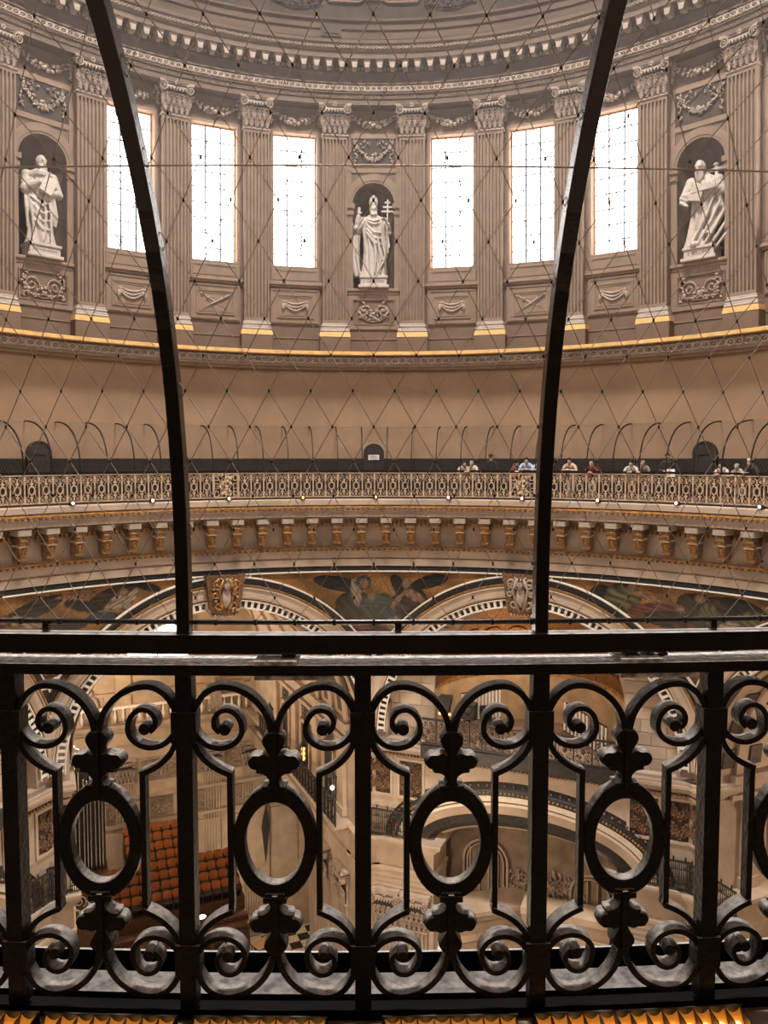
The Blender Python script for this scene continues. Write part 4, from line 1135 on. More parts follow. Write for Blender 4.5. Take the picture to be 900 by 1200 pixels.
# ================================================================ bays that open into long halls
def bay_b(th, full):
    F = ring(th)
    wl = tag(empty('wall_hall', F), 'long stone hall seen through the great arch', None, None, 'structure')
    # arch soffit / barrel vault with coffer ribs
    b = MB(); n = 32
    b.grid(lambda u, v: (6.06*cos(pi*u), 16.4+20.8*v, ZA+6.06*sin(pi*u)), n, 4); b.build('vault', M['stone_warm'], wl)
    b = MB()
    for v in (17.6, 19.6, 21.6, 26, 30, 34):
        for i in range(n): 
            a0, a1 = pi*i/n, pi*(i+1)/n
            b.add([(r*cos(a), y, ZA+r*sin(a)) for a in (a0, a1) for r, y in ((5.9, v), (5.9, v+.5), (6.06, v+.5), (6.06, v))], [(0, 1, 5, 4), (3, 0, 4, 7), (1, 2, 6, 5)])
    b.build('vault_ribs', M['stone'], wl)
    q = MB()
    for v in (16.9, 18.3, 20.3):
        for i in range(14):
            a = pi*(i+.5)/14; m_ = T((6.0*cos(a), v+.35, ZA+6.0*sin(a))) @ Matrix.Rotation(-a+pi/2, 4, 'Y')
            q.mbox(m_, -.38, .38, -.3, .3, -.02, .03)
    q.build('coffers', M['panel_carved'], wl)
    for s in (-1, 1):
        def S(a, c): return (min(s*a, s*c), max(s*a, s*c))
        b = MB(); x0, x1 = S(6.05, 6.95); b.box(x0, x1, 16.2, 17.4, -33.5, -16.86); b.box(x0, x1, 16.32, 17.4, -16.86, ZA+1.2); b.build('pier', M['stone'], wl)
        b = MB()
        for z0, z1, e in IMPOST+LOWCOR+LOWARC:
            y0, y1 = S(6.05-e*.6, 6.95); b.box(y0, y1, 16.15-e, 17.8, z0, z1)
        b.build('entablature', M['stone'], wl)
        pe = empty('carved_panel', T((s*6.42, 16.18, -14.18)), wl)
        q = MB(); rect_frame(q, -.40, .40, -.92, .92, .1, -.07, 0); q.build('frame', M['stone'], pe)
        q = MB(); q.box(-.3, .3, -.01, .02, -.82, .82); q.build('ground', M['panel_carved'], pe)
        q = MB(); f = foliage(.6, .75, 31, 'spray'); q.join(f, T((0, 0, -.75))); q.join(f, T((0, 0, 0))); q.build('carving', M['carved'], pe)
        if full and s < 0: continue
        # side wall with balcony, windows and giant pilasters
        b = MB(); x0, x1 = S(6.05, 6.6)
        b.box(x0, x1, 17.4, 23.5, -33.5, ZA); b.box(x0, x1, 23.5, 37, -16.9, ZA); b.build('side_wall', M['stone'], wl)
        b = MB()
        for z0, z1, e in LOWCOR[1:]+LOWARC:
            y0, y1 = S(6.05-e, 6.3); b.box(y0, y1, 17.4, 37, z0, z1)
        for z0, z1, e in ((-13.2, -13.0, .2), (-12.5, -12.2, .3), (-12.9, -12.5, .1)):
            y0, y1 = S(6.05-e, 6.3); b.box(y0, y1, 17.4, 37, z0, z1)
        y0, y1 = S(5.15, 6.2); b.box(y0, y1, 17.2, 31.4, -17.0, -16.84)
        b.build('side_entablature', M['stone'], wl)
        b = MB()
        for v in (18.4, 22.2, 26.0, 29.8):
            y0, y1 = S(5.86, 6.1); b.box(y0, y1, v-.4, v+.4, -16.8, -13.2)
            y0, y1 = S(5.8, 6.1); b.box(y0, y1, v-.46, v+.46, -13.6, -13.2); b.box(y0, y1, v-.46, v+.46, -16.8, -16.4)
        b.build('wall_strips', M['stone_warm'], wl)
        for v in (20.3, 24.1, 27.9):
            pe = empty('wall_opening', T((s*6.04, v, 0)), wl)
            q = MB(); q.box(-.05, .02, -.62, .62, -16.6, -14.3); q.build('door_leaf', M['black'], pe)
            q = MB()
            for a0, a1, z0, z1 in ((-.8, -.62, -16.7, -14.1), (.62, .8, -16.7, -14.1), (-.8, .8, -14.3, -14.1)): q.box(-.12, .05, a0, a1, z0, z1)
            q.build('door_surround', M['stone_warm'], pe)
            q = MB()
            for k in range(5): q.box(-.09, -.06, -.56+.26*k, -.50+.26*k, -14.0, -13.3)
            for k in range(4): q.box(-.09, -.06, -.62, .62, -14.0+.2*k, -13.95+.2*k)
            q.build('grille', M['black_iron'], pe)
        for v in (18.4, 21.0, 22.9):
            pe = empty('side_pilaster', T((s*6.0, v, 0)) @ Rz(90 if s > 0 else -90), wl)
            pe.matrix_basis = T((s*5.95, v, 0)) @ Rz(-90*s)
            link('capital', cap_m, pe, T((0, 0, -21.15)) @ Matrix.Diagonal((1.12, 1.3, 1.36, 1))); link('shaft', low_shaft, pe)
        q = MB()
        for k in range(1): f = foliage(1.6, 1.3, 50+k, 'spray'); q.join(f, T((s*6.02, 19.7, -20.9)) @ Rz(-90*s))
        q.build('figure_relief', M['relief'], wl)
    # end wall
    b = MB(); b.box(-12, 12, 37, 37.6, -33.5, -17); b.box(-12, -1.95, 37, 37.6, -17, 0); b.box(1.95, 12, 37, 37.6, -17, 0); b.box(-1.95, 1.95, 37, 37.6, -17, -13.1); b.build('end_wall', M['stone_warm'], wl)
    b = MB()
    for z0, z1, e in LOWCOR+LOWARC: b.box(-12, 12, 36.9-e, 37.2, z0-.2, z1-.2)
    for z0, z1, e in ((-13.25, -13.05, .3), (-13.5, -13.25, .15), (-15.2, -15.0, .2), (-22.2, -22.0, .08), (-24.0, -23.8, .1)): b.box(-12, 12, 36.9-e, 37.2, z0, z1)
    b.build('end_cornice', M['stone'], wl)
    q = MB()
    for k in range(7): q.box(-9.45+2.75*k, -6.95+2.75*k, 36.93, 37.0, -21.15, -19.75); q.box(-8.95+2.75*k, -7.45+2.75*k, 36.93, 37.0, -23.7, -22.35)
    q.build('relief_ground', M['stone_dark'], wl)
    q = MB()
    for k in range(7): q.box(-9.3+2.75*k, -7.1+2.75*k, 36.9, 37.0, -28.5, -24.4)
    q.build('wall_field', M['stone'], wl)
    q = MB()
    for k in range(7): f = foliage(2.6, 1.2, 70+k, 'spray' if k % 2 else 'wreath'); q.join(f, T((-8.2+2.75*k, 36.95, -21.0)))
    for k in range(7): f = foliage(1.3, 1.1, 80+k, 'spray'); q.join(f, T((-8.2+2.75*k, 36.95, -23.6)))
    q.build('end_reliefs', M['relief'], wl)
    for u in (-8.0, -2.25, 3.46, 6.05):
        pe = empty('end_pilaster', T((u, 36.85, 0)), wl)
        link('capital', cap_m, pe, T((0, 0, -21.15)) @ Matrix.Diagonal((1.12, 1.3, 1.36, 1))); link('shaft', low_shaft, pe)
        pe2 = MB(); pe2.cbox(u-.5, u+.5, 36.7, 37, -16.9, -13.4, .05); pe2.build('attic_strip', M['stone_warm'], wl)
    # attic balustrade and window
    q = MB()
    for k in range(28):
        u = -7.3+.5*k; q.turn([(.05, -16.85), (.11, -16.5), (.05, -16.1), (.08, -15.95)], 6, (u, 36.45, 0))
    q.box(-7.6, 7, 36.3, 36.6, -15.95, -15.78); q.build('balusters', M['white'], wl)['kind'] = 'stuff'
    q = MB(); rect_frame(q, -2.3, 2.3, -13.4, -6, .35, 36.75, 37.05); q.box(-.06, .06, 37.2, 37.3, -13.1, -6)
    for k in range(4): q.box(-1.95, 1.95, 37.2, 37.3, -11.6+1.5*k, -11.5+1.5*k)
    q.build('hall_window_frame', M['stone'], wl)
    q = MB(); q.box(-1.95, 1.95, 37.35, 37.4, -13.1, -4); q.build('hall_window_pane', M['glass_hall'], wl)
    for u in (-4.2, 3.6):
        q = MB(); q.box(u-.75, u+.75, 36.8, 37.0, -16.8, -15.2); q.ell((u, 36.5, -15.6), (.5, .3, .6), None, 8, 6); q.ell((u-.1, 36.4, -14.8), (.2, .2, .26), None, 8, 6)
        for k in range(10): q.tube([(u-.5+.11*k, 36.4, -16.7), (u-.3+.07*k, 36.3, -15.6)], .06, 5)
        q.build('seated_relief', M['relief'], wl)
    return wl
wb = bay_b(-22.5, True)
wb2 = bay_b(67.5, False)
# outer shells so that no bay looks into nothing
ring_trim('wall_outer', [(46, -33.5), (46, 3)], M['stone_warm'], 'outer stone shell of the building', n=32)
# floor: marble disc, with the chequered tiles laid one by one where they can be seen
fl = tag(MB().lathe([(0.01, -33.5), (60, -33.5)], n=64).build('floor', M['tile_light']), 'pale marble church floor far below', None, None, 'structure')
FH = ring(-22.5)
tm = [MB().box(-.395, .395, -.395, .395, -33.52, -33.485).mesh('floor_tile', M[k]) for k in ('tile_dark', 'tile_light')]
for i in range(12):
    for j in range(11): link('floor_tile', tm[(i+j) % 2], fl, FH @ T((2.2+.8*i, 28.4+.8*j, 0)) @ Rz(45 if False else 0))
# ================================================================ STATUES in the niches
def remesh(o, s):
    m = o.modifiers.new('remesh', 'REMESH'); m.mode = 'VOXEL'; m.voxel_size = s; m.use_smooth_shade = True
def robe(b, rows, k, ph, amp, n=56):
    """draped body: rows = (z, cx, cy, rx, ry)"""
    def at(t):
        f = t*(len(rows)-1); i = min(int(f), len(rows)-2); q = f-i; q = q*q*(3-2*q)
        return [rows[i][j]*(1-q)+rows[i+1][j]*q for j in range(5)]
    def fn(u, v):
        z, cx, cy, rx, ry = at(v); a = 2*pi*u
        am = amp*(1-v)**.7+.025
        w = 1+am*(sin(k*a+ph+1.5*z)+.5*sin((2*k-3)*a-ph+.8*z))
        return (cx+rx*w*cos(a), cy+ry*w*sin(a), z)
    s0 = len(b.v); b.grid(fn, n, 30, True); b.f += [tuple(reversed(range(s0, s0+n))), tuple(range(s0+30*n, s0+31*n))]; b.mi += [0, 0]; b.sm += [True, True]
    z, cx, cy, rx, ry = rows[0]; b.ell((cx, cy, z+.05), (rx, ry, .1), None, 16, 6)
    z, cx, cy, rx, ry = rows[-1]; b.ell((cx, cy, z), (rx*1.02, ry*1.02, .1), None, 16, 6)
def head(b, c, turn=0, nod=0, s=1.0, beard=.0):
    m = Matrix.Rotation(radians(turn), 3, 'Z') @ Matrix.Rotation(radians(nod), 3, 'X')
    c = Vector(c)
    def P(x, y, z): return c + m @ Vector((x*s, y*s, z*s))
    b.ell(c, (.135*s, .165*s, .20*s), m, 14, 10)
    b.ell(P(0, -.05, -.10), (.10*s, .11*s, .11*s), m, 10, 7)
    b.tube([P(0, -.15, .05), P(0, -.20, -.03), P(0, -.155, -.05)], [.022*s, .034*s, .02*s], 6)
    for q in (-1, 1):
        b.ell(P(q*.055, -.148, .045), (.03*s, .02*s, .016*s), m, 6, 4); b.ell(P(q*.055, -.152, .075), (.045*s, .025*s, .015*s), m, 6, 4); b.ell(P(q*.137, .01, .0), (.02*s, .035*s, .05*s), m, 6, 4)
    b.ell(P(0, -.155, -.10), (.045*s, .02*s, .014*s), m, 6, 4)
    if beard:
        for i in range(9):
            q = -1+2*i/8
            b.tube([P(q*.10, -.10-.04*(1-q*q), -.08), P(q*.09, -.15-.04*(1-q*q), -.17-.5*beard*(1-.5*q*q)), P(q*.03, -.13, -.2-beard*(1-.4*q*q))], [.045*s, .04*s, .015*s], 6)
    b.tube([P(0, .02, -.1), P(0, .04, -.32)], [.085*s, .11*s], 8)
def hand(b, w, d, up, s=1.0, curl=.3):
    """palm, four unequal fingers and a thumb; d = pointing direction, up = back of the hand"""
    d = Vector(d).normalized(); up = Vector(up); up = (up-d*up.dot(d)).normalized(); sd = d.cross(up); w = Vector(w)
    m = Matrix((sd, d, up)).transposed()
    b.ell(w+d*.06*s, (.05*s, .075*s, .028*s), m, 8, 6)
    for i, L in enumerate((.085, .10, .095, .07)):
        o = w+d*.115*s+sd*(-.036+.024*i)*s
        b.tube([o, o+(d*cos(curl)-up*sin(curl))*L*.5*s, o+(d*cos(curl)-up*sin(curl))*L*.5*s+(d*cos(2*curl)-up*sin(2*curl))*L*.5*s], [.0135*s, .012*s, .009*s], 5)
    o = w+d*.03*s-sd*.045*s
    b.tube([o, o+(d*.5-sd*.7-up*.3)*.05*s, o+(d*.9-sd*.3-up*.4)*.09*s], [.016*s, .014*s, .010*s], 5)
def arm(b, S, E, W_, r=(.15, .13, .10), fold=True):
    S, E, W_ = Vector(S), Vector(E), Vector(W_)
    b.tube([S, (S+E)/2, E, (E+W_)/2, W_], [r[0], (r[0]+r[1])/2, r[1], (r[1]+r[2])/2, r[2]], 10)
    b.ell(S, r[0]*1.1, None, 10, 7); b.ell(E, r[1]*1.05, None, 10, 7)
    if fold:
        for k in range(4):
            p = S.lerp(E, .2+.22*k); b.tube([p+Vector((-.12, -.08, .02)), p+Vector((0, -.15, -.04)), p+Vector((.12, -.06, .0))], .03, 5)
def drape(b, pts, r=.045, n=3, off=(0, 0, -.13)):
    for k in range(n):
        o = Vector(off)*k
        b.tube([Vector(p)+o*(1+.25*i) for i, p in enumerate(pts)], [r*(.6+.4*sin(pi*i/(len(pts)-1))) for i in range(len(pts))], 6)
def pedestal(parent, inscr, w=.72):
    b = MB(); b.cbox(-w-.05, w+.05, -.42, .42, 0, .12, .02); b.cbox(-w+.04, w-.04, -.34, .36, .12, .40, .02); b.cbox(-w, w, -.39, .4, .40, .50, .02)
    o = b.build('pedestal', M['marble'], parent)
    text(inscr, min(.21, 1.62/len(inscr)), T((0, -.343, .26)) @ Rx(90), M['text'], o)
    return o
def statue(th, lab, inscr):
    t = tag(empty('statue', ring(th, 17.2-.17+.10, DZ+2.76)), lab, 'statue')
    pedestal(t, inscr, .60); return t
Z0 = .5
def finish(b, t, name='figure', vox=.024, rz=0):
    o = b.build(name, M['marble'], t, T((0, 0, Z0)) @ Rz(rz) @ Matrix.Diagonal((1.07, 1, 1.03, 1))); remesh(o, vox); return o
# first: bald bearded figure holding a book against its chest
t = statue(-45, 'pale stone statue of a bald robed man hugging a book to his chest', 'S·ATHANASIVS')
b = MB()
robe(b, [(0, -.02, 0, .46, .32), (.35, -.03, 0, .40, .30), (1.0, -.02, 0, .37, .28), (1.5, .0, 0, .40, .28), (1.9, .02, 0, .42, .28), (2.25, .02, 0, .44, .26), (2.5, .02, 0, .34, .2), (2.62, .02, 0, .15, .13)], 11, .4, .15)
head(b, (.04, -.07, 2.86), 28, 14, 1.22, .12)
arm(b, (-.40, 0, 2.36), (-.50, -.1, 1.85), (-.02, -.38, 2.12), (.17, .16, .12)); hand(b, (0, -.38, 2.12), (1, -.1, .15), (0, -1, .3), 1.25)
arm(b, (.42, 0, 2.36), (.56, -.1, 1.80), (.22, -.42, 1.74), (.17, .17, .12)); hand(b, (.2, -.42, 1.74), (-1, 0, .2), (0, -1, 0), 1.25)
drape(b, [(-.5, -.05, 1.9), (-.48, -.2, 1.2), (-.46, -.2, .5)], .07, 3, (.12, -.03, 0))
drape(b, [(-.35, -.25, 1.6), (.0, -.34, 1.3), (.30, -.3, 1.5)], .05, 4, (0, 0, -.22))
drape(b, [(.2, -.33, 1.6), (.28, -.33, 1.0), (.24, -.36, .1)], .055, 2, (-.14, 0, 0))
drape(b, [(-.45, -.1, 2.3), (-.1, -.28, 2.4), (.35, -.2, 2.4)], .07, 2, (0, 0, .06))
b.tube([(.33, -.25, 1.7), (.42, -.22, 1.0), (.40, -.2, .65)], [.1, .12, .08], 8)
finish(b, t, rz=-10)
bk = MB(); bk.mbox(T((.20, -.40, 2.05)) @ Ry(28) @ Rx(-12), -.22, .22, -.06, .06, -.32, .32); bk.mbox(T((.20, -.40, 2.05)) @ Ry(28) @ Rx(-12), -.20, .235, -.045, .045, -.30, .30)
bk.build('book', M['marble'], t, T((0, 0, Z0)) @ Rz(-10))
# second: mitred figure blessing with one hand, a triple cross in the other
t = statue(0, 'pale statue of a mitred figure with triple cross in the middle niche', 'S·GREGORI')
b = MB()
robe(b, [(0, .05, 0, .46, .32), (.35, .05, 0, .42, .30), (1.0, .03, 0, .38, .28), (1.5, .02, 0, .40, .28), (1.9, .0, 0, .42, .28), (2.2, .0, 0, .43, .26), (2.42, 0, 0, .34, .2), (2.55, 0, 0, .15, .13)], 10, 1.4, .16)
head(b, (0, -.06, 2.72), 4, 4, 1.12, .06)
b.turn([(.15, 2.84), (.175, 2.90), (.19, 3.05), (.14, 3.22), (.04, 3.34)], 14, (0, -.02, 0)); b.tube([(-.15, -.1, 2.88), (0, -.2, 2.9), (.15, -.1, 2.88)], .03, 6)
arm(b, (-.40, 0, 2.28), (-.66, -.14, 1.95), (-.58, -.24, 2.45), (.17, .15, .10)); hand(b, (-.58, -.24, 2.48), (.05, -.1, 1), (0, 1, 0), 1.5, .15)
arm(b, (.40, 0, 2.28), (.58, -.08, 1.80), (.52, -.34, 2.12), (.17, .16, .11)); hand(b, (.52, -.34, 2.12), (.0, -.5, .9), (1, 0, 0), 1.3, .8)
b.tube([(-.60, .02, 2.1), (-.72, .05, 1.3), (-.74, .04, .4), (-.62, .02, .02)], [.14, .17, .19, .16], 10)
drape(b, [(-.78, -.08, 1.7), (-.82, -.1, .9), (-.74, -.1, .1)], .06, 2, (.12, -.05, 0))
drape(b, [(.55, -.12, 1.8), (.60, -.16, 1.2), (.42, -.22, .9)], .07, 3, (-.04, -.02, -.18))
drape(b, [(-.30, -.27, 2.1), (.0, -.34, 1.75), (.34, -.3, 1.75)], .055, 3, (0, 0, -.16))
drape(b, [(.0, -.36, 1.6), (.08, -.37, .9), (.04, -.38, .1)], .06, 3, (.15, .01, 0))
drape(b, [(-.25, -.26, 2.3), (0, -.33, 2.2), (.25, -.26, 2.3)], .05, 2, (0, 0, -.1))
finish(b, t)
q = MB(); q.tube([(.50, -.40, .1), (.58, -.36, 2.3), (.60, -.34, 3.15)], .032, 8)
for z, w_ in ((3.02, .12), (2.84, .19), (2.66, .26)): q.box(.59-w_, .59+w_, -.38, -.32, z-.035, z+.035)
q.build('triple_cross', M['marble'], t, T((0, 0, Z0)))
# third: bearded figure bent over books
t = statue(45, 'pale stone statue of a long bearded man bowed over books', 'S·JEROME')
b = MB()
robe(b, [(0, -.10, 0, .46, .32), (.35, -.08, 0, .40, .30), (1.0, .02, 0, .38, .28), (1.5, .08, 0, .42, .28), (1.9, .08, 0, .44, .3), (2.2, .05, 0, .45, .27), (2.42, .02, 0, .36, .2), (2.56, 0, 0, .16, .13)], 10, 2.4, .17)
head(b, (-.10, -.20, 2.76), -22, 24, 1.25, .30)
arm(b, (-.40, 0, 2.28), (-.56, -.12, 1.80), (-.20, -.42, 1.72), (.2, .2, .13)); hand(b, (-.2, -.42, 1.72), (1, 0, .1), (0, -1, 0), 1.3)
arm(b, (.44, 0, 2.28), (.58, -.1, 1.86), (.22, -.42, 2.0), (.2, .17, .12)); hand(b, (.22, -.42, 2.0), (-1, -.1, .1), (0, -1, 0), 1.3)
drape(b, [(-.3, -.3, .1), (.1, -.38, .9), (.38, -.3, 1.7)], .07, 5, (.14, .0, -.12))
drape(b, [(.55, -.1, 1.7), (.66, -.12, 1.1), (.5, -.2, .7)], .09, 3, (-.1, -.05, -.1))
drape(b, [(-.62, -.1, 2.0), (-.7, -.2, 1.75), (-.45, -.35, 1.6)], .09, 2, (0, 0, -.12))
drape(b, [(.5, .05, 2.4), (.62, .05, 1.9), (.6, 0, 1.5)], .12, 2, (-.05, -.1, 0))
b.tube([(-.1, -.2, .1), (-.3, -.42, .04)], [.12, .08], 8)
finish(b, t, rz=14)
q = MB(); q.mbox(T((.05, -.45, 2.02)) @ Ry(-8), -.42, .42, -.08, .08, -.10, .10); q.mbox(T((-.22, -.44, 1.76)) @ Ry(12), -.22, .22, -.07, .07, -.17, .17)
q.build('books', M['marble'], t, T((0, 0, Z0)) @ Rz(14))
q = MB(); q.tube([(.42, .12, 1.7), (.40, .1, 2.9)], .06, 8); q.mbox(T((.40, .1, 2.78)) @ Ry(-10), -.24, .24, -.06, .06, -.05, .05); q.ell((.40, .1, 2.95), (.12, .1, .08), None, 8, 6)
q.build('staff', M['marble'], t, T((0, 0, Z0)) @ Rz(14))

# ================================================================ PEOPLE on the far side of the gallery
SH = {}
def person(th, r, lab, top, legs, hair, pose='lean', turn=0, h=1.72, extra=None):
    t = tag(empty('person', ring(th, r, -1.66) @ Rz(turn) @ Matrix.Scale(h/1.72, 4)), lab, 'person')
    lean = pose == 'lean'
    hip = Vector((0, .22 if lean else 0, .92)); chest = Vector((0, 0 if lean else 0, 1.26 if lean else 1.30)); sh = Vector((0, -.08 if lean else 0, 1.38 if lean else 1.43))
    hd = Vector((0, -.20 if lean else -.02, 1.53 if lean else 1.62)); nk = sh.lerp(hd, .45)
    arms = []
    for s in (-1, 1):
        S = sh+Vector((s*.185, 0, -.02))
        if lean: E, W_ = S+Vector((s*.10, -.10, -.22)), Vector((s*.05, -.42, 1.20))
        elif pose == 'papers': E, W_ = S+Vector((s*.05, .02, -.28)), Vector((s*.10, -.32, 1.12))
        else: E, W_ = S+Vector((s*.06, .04, -.29)), S+Vector((s*.07, -.04, -.55))
        arms.append((S, E, W_))
    b = MB()
    m = Matrix.Identity(3); b.ell(hd, (.076, .095, .115), None, 12, 8); b.ell(hd+Vector((0, -.03, -.06)), (.055, .065, .06), None, 8, 6)
    b.tube([hd+Vector((0, -.09, .02)), hd+Vector((0, -.115, -.02)), hd+Vector((0, -.09, -.03))], [.012, .02, .012], 6)
    b.tube([hd+Vector((0, .01, -.05)), nk, sh], [.052, .055, .08], 8)
    b.tube([sh, chest, hip], [.12, .13, .13], 10)
    for (S, E, W_) in arms:
        b.tube([S, E, W_], [.048, .04, .028], 8)
        d = (W_-E).normalized(); hand(b, W_, d, (0, -.3, 1), .95, .35)
    for s in (-1, 1):
        b.tube([hip+Vector((s*.08, 0, 0)), Vector((s*.10, .08 if lean else -.01, .48)), Vector((s*.10, .12 if lean else .02, .09))], [.085, .06, .042], 8)
        b.ell(Vector((s*.10, (.12 if lean else .02)-.07, .05)), (.05, .13, .045), None, 8, 5)
    o = b.build('body', M['skin'], t); remesh(o, .016)
    b = MB()
    for s in (-1, 1):
        b.ell(hd+Vector((s*.030, -.084, .018)), (.013, .008, .008), None, 6, 4)
    b.build('eyes', M['black'], t)
    b = MB(); b.ell(hd+Vector((0, -.088, -.055)), (.024, .008, .008), None, 6, 4); b.build('mouth', cloth((.35, .12, .10)), t)
    b = MB(); b.ell(hd+Vector((0, .018, .05)), (.088, .108, .088), None, 12, 8)
    if extra == 'long': b.ell(hd+Vector((0, .06, -.08)), (.08, .06, .14), None, 10, 6)
    b.build('hair', cloth(hair), t)
    if extra == 'hat':
        b = MB(); b.turn([(.10, .0), (.098, .07), (.06, .10)], 14, (hd.x, hd.y+.01, hd.z+.06)); b.build('cap', cloth((.55, .48, .42)), t)
    b = MB(); b.tube([sh+Vector((0, 0, .02)), chest, hip+Vector((0, 0, -.06))], [.155, .165, .165], 12)
    b.ell(sh, (.215, .11, .075), None, 12, 7)
    for (S, E, W_) in arms: b.tube([S, S.lerp(E, .6), E, E.lerp(W_, .75)], [.066, .06, .056, .045], 8)
    o = b.build('shirt', cloth(top), t); remesh(o, .018)
    b = MB(); b.ell(hip, (.17, .125, .12), None, 12, 7)
    for s in (-1, 1):
        b.tube([hip+Vector((s*.085, 0, 0)), Vector((s*.10, .08 if lean else -.01, .48)), Vector((s*.10, .12 if lean else .02, .10))], [.10, .075, .06], 8)
    o = b.build('trousers', cloth(legs), t); remesh(o, .018)
    b = MB()
    for s in (-1, 1): b.ell(Vector((s*.10, (.12 if lean else .02)-.06, .045)), (.055, .14, .05), None, 8, 5)
    b.build('shoes', M['black'], t)
    if pose == 'papers':
        b = MB(); b.mbox(T((.10, -.38, 1.08)) @ Rx(-25), -.13, .13, -.004, .004, -.16, .12); b.build('papers', M['paper'], t)
    return t
def th_of(x, r=15.95):
    lo, hi = -60, 60
    for _ in range(40):
        m_ = (lo+hi)/2; q = radians(m_+0); X = 438+940*r*sin(q)/(r*cos(q)+CAM_R)
        if X < x: lo = m_
        else: hi = m_
    return lo
HB, HD_, HG = (.05, .03, .02), (.02, .015, .012), (.30, .26, .22)
PEOPLE = [
 (543, 16.0, 'person in a pale patterned top leaning on the far rail', (.50, .42, .36), (.30, .24, .2), HB, 'lean', 20, 1.62, 'long'),
 (555, 16.0, 'person in a light cream top close beside a companion at the far rail', (.58, .50, .42), (.2, .17, .15), HG, 'lean', -20, 1.64, None),
 (575, 16.7, 'person in a black tee standing with back turned to the far rail', (.02, .022, .026), (.03, .03, .035), HB, 'stand', 180, 1.84, None),
 (606, 16.0, 'person in a reddish brown top behind the lattice panel', (.28, .13, .09), (.12, .1, .09), HD_, 'lean', 10, 1.64, 'long'),
 (617, 16.0, 'person in a light blue shirt behind the lattice panel', (.42, .52, .62), (.10, .11, .14), HD_, 'lean', 10, 1.78, None),
 (633, 16.0, 'person in a pale blue top half hidden by the curved upright', (.45, .52, .56), (.15, .14, .14), HD_, 'lean', 0, 1.76, None),
 (669, 15.98, 'person in a beige jumper with both elbows spread on the far rail', (.52, .40, .29), (.36, .30, .25), HD_, 'lean', 0, 1.76, None),
 (694, 16.0, 'person in a dark red jacket at the far rail', (.20, .03, .025), (.34, .28, .24), HG, 'lean', 8, 1.62, None),
 (741, 15.98, 'person in a white shirt with dark shoulder bag straps at the far rail', (.60, .54, .48), (.26, .18, .13), HD_, 'lean', 10, 1.66, None),
 (757, 16.0, 'person with fair hair in a grey brown top at the far rail', (.22, .17, .14), (.2, .17, .15), (.32, .22, .13), 'lean', -10, 1.66, 'long'),
 (783, 16.3, 'tall person in a dark jacket and white shirt holding papers', (.03, .028, .028), (.04, .04, .045), HB, 'papers', 25, 1.84, None),
 (849, 15.98, 'person in a white and pink top near the frame edge of the far rail', (.62, .50, .46), (.3, .2, .16), HD_, 'lean', 0, 1.60, None),
 (868, 16.0, 'small person with grey hair between two others at the far rail', (.40, .33, .28), (.2, .17, .15), HG, 'lean', 0, 1.55, None),
 (885, 16.0, 'person in a pale cap and dark top at the far rail', (.05, .045, .04), (.06, .05, .05), HB, 'lean', -10, 1.70, 'hat')]
for x, r, *rest in PEOPLE: person(th_of(x, r), r, *rest)

# ================================================================ lamps on the gallery cornice
names = {-4: 'small white spotlight on the far cornice below the black doorway by the curved upright', }
spot_lab = {-4: 'small round lamp on the gallery edge, leftmost of the row', -3: 'small round lamp on the gallery edge, second from the left end', -2: 'small round lamp on the gallery edge under the left lattice panel',
 -1: 'orange glowing lamp on the gallery edge left of the middle doorway', 0: 'orange glowing lamp on the gallery edge below the middle doorway', 1: 'small round lamp on the gallery edge right of the middle doorway',
 2: 'small round lamp on the gallery edge under the right lattice panel', 3: 'small round lamp on the gallery edge below the person in red', 4: 'small round lamp on the gallery edge below the person with papers', 5: 'small round lamp on the gallery edge, rightmost of the row'}
for k, lab in spot_lab.items():
    t = tag(empty('spotlight', ring(11.25*k+.3, 15.36, -1.62)), lab, 'lamp', 'lamps along the gallery edge')
    b = MB(); b.turn([(.10, -.02), (.12, .0), (.11, .06), (.06, .10)], 12, (0, 0, 0)); b.tube([(0, .1, .0), (0, .22, -.02)], .03, 6); b.build('housing', M['black_iron'], t)
    b = MB(); b.ell((0, -.09, .03), (.055, .05, .055), None, 10, 7); b.build('bulb', M['bulb_orange' if k in (0, -1) else 'bulb'], t)

# ================================================================ things down in the right-hand balcony bay
F = ring(22.5)
t = tag(empty('balcony_railing', F @ T((0, 15.86, -12.42))), 'bronze brown scrolled railing along the balcony over the low arch', 'railing')
b = MB(); b.box(-4.3, 4.3, -.04, .04, 1.12, 1.20); b.build('top_rail', M['black_iron'], t)
b = MB(); b.box(-4.3, 4.3, -.04, .04, .06, .12); b.build('base_rail', M['black_iron'], t)
q = MB()
for s in (-1, 1):
    for cz in (.36, .86):
        q.tube([(x, 0, z) for x, z in spiral(s*.17, cz, .16, .03, 1.2 if cz > .6 else -1.2, 1.5, 14, s)], .018, 4)
    q.tube([(s*.02, 0, .1), (s*.28, 0, .62), (s*.02, 0, 1.12)], .018, 4)
q.ell((0, 0, .62), (.09, .03, .14), None, 8, 5)
for k in range(8): q.ell((.22*cos(k), 0, .62+.4*sin(k*1.9)), (.06, .02, .05), None, 6, 3)
qm = q.mesh('scroll_panel', M['bronze'] if 'bronze' in M else M['gilt_iron_dark'] if 'gilt_iron_dark' in M else mat('bronze_ironwork', (.085, .048, .028), .45, metal=.3, nscale=5, namt=.4, bump=0))
pm = MB().box(-.03, .03, -.03, .03, .1, 1.2).mesh('post', M['black_iron'])
for k in range(12):
    link('scroll_panel', qm, t, T((-4.02+.73*k, 0, 0)))
    link('post', pm, t, T((-4.385+.73*k, 0, 0)))
q = MB()
for k in range(3):
    for s in (-1, 1): q.tube([(x, 0, z) for x, z in spiral(-2.4+2.6*k+s*.2, -.22, .16, .03, 1, 1.5, 14, s)], .02, 5)
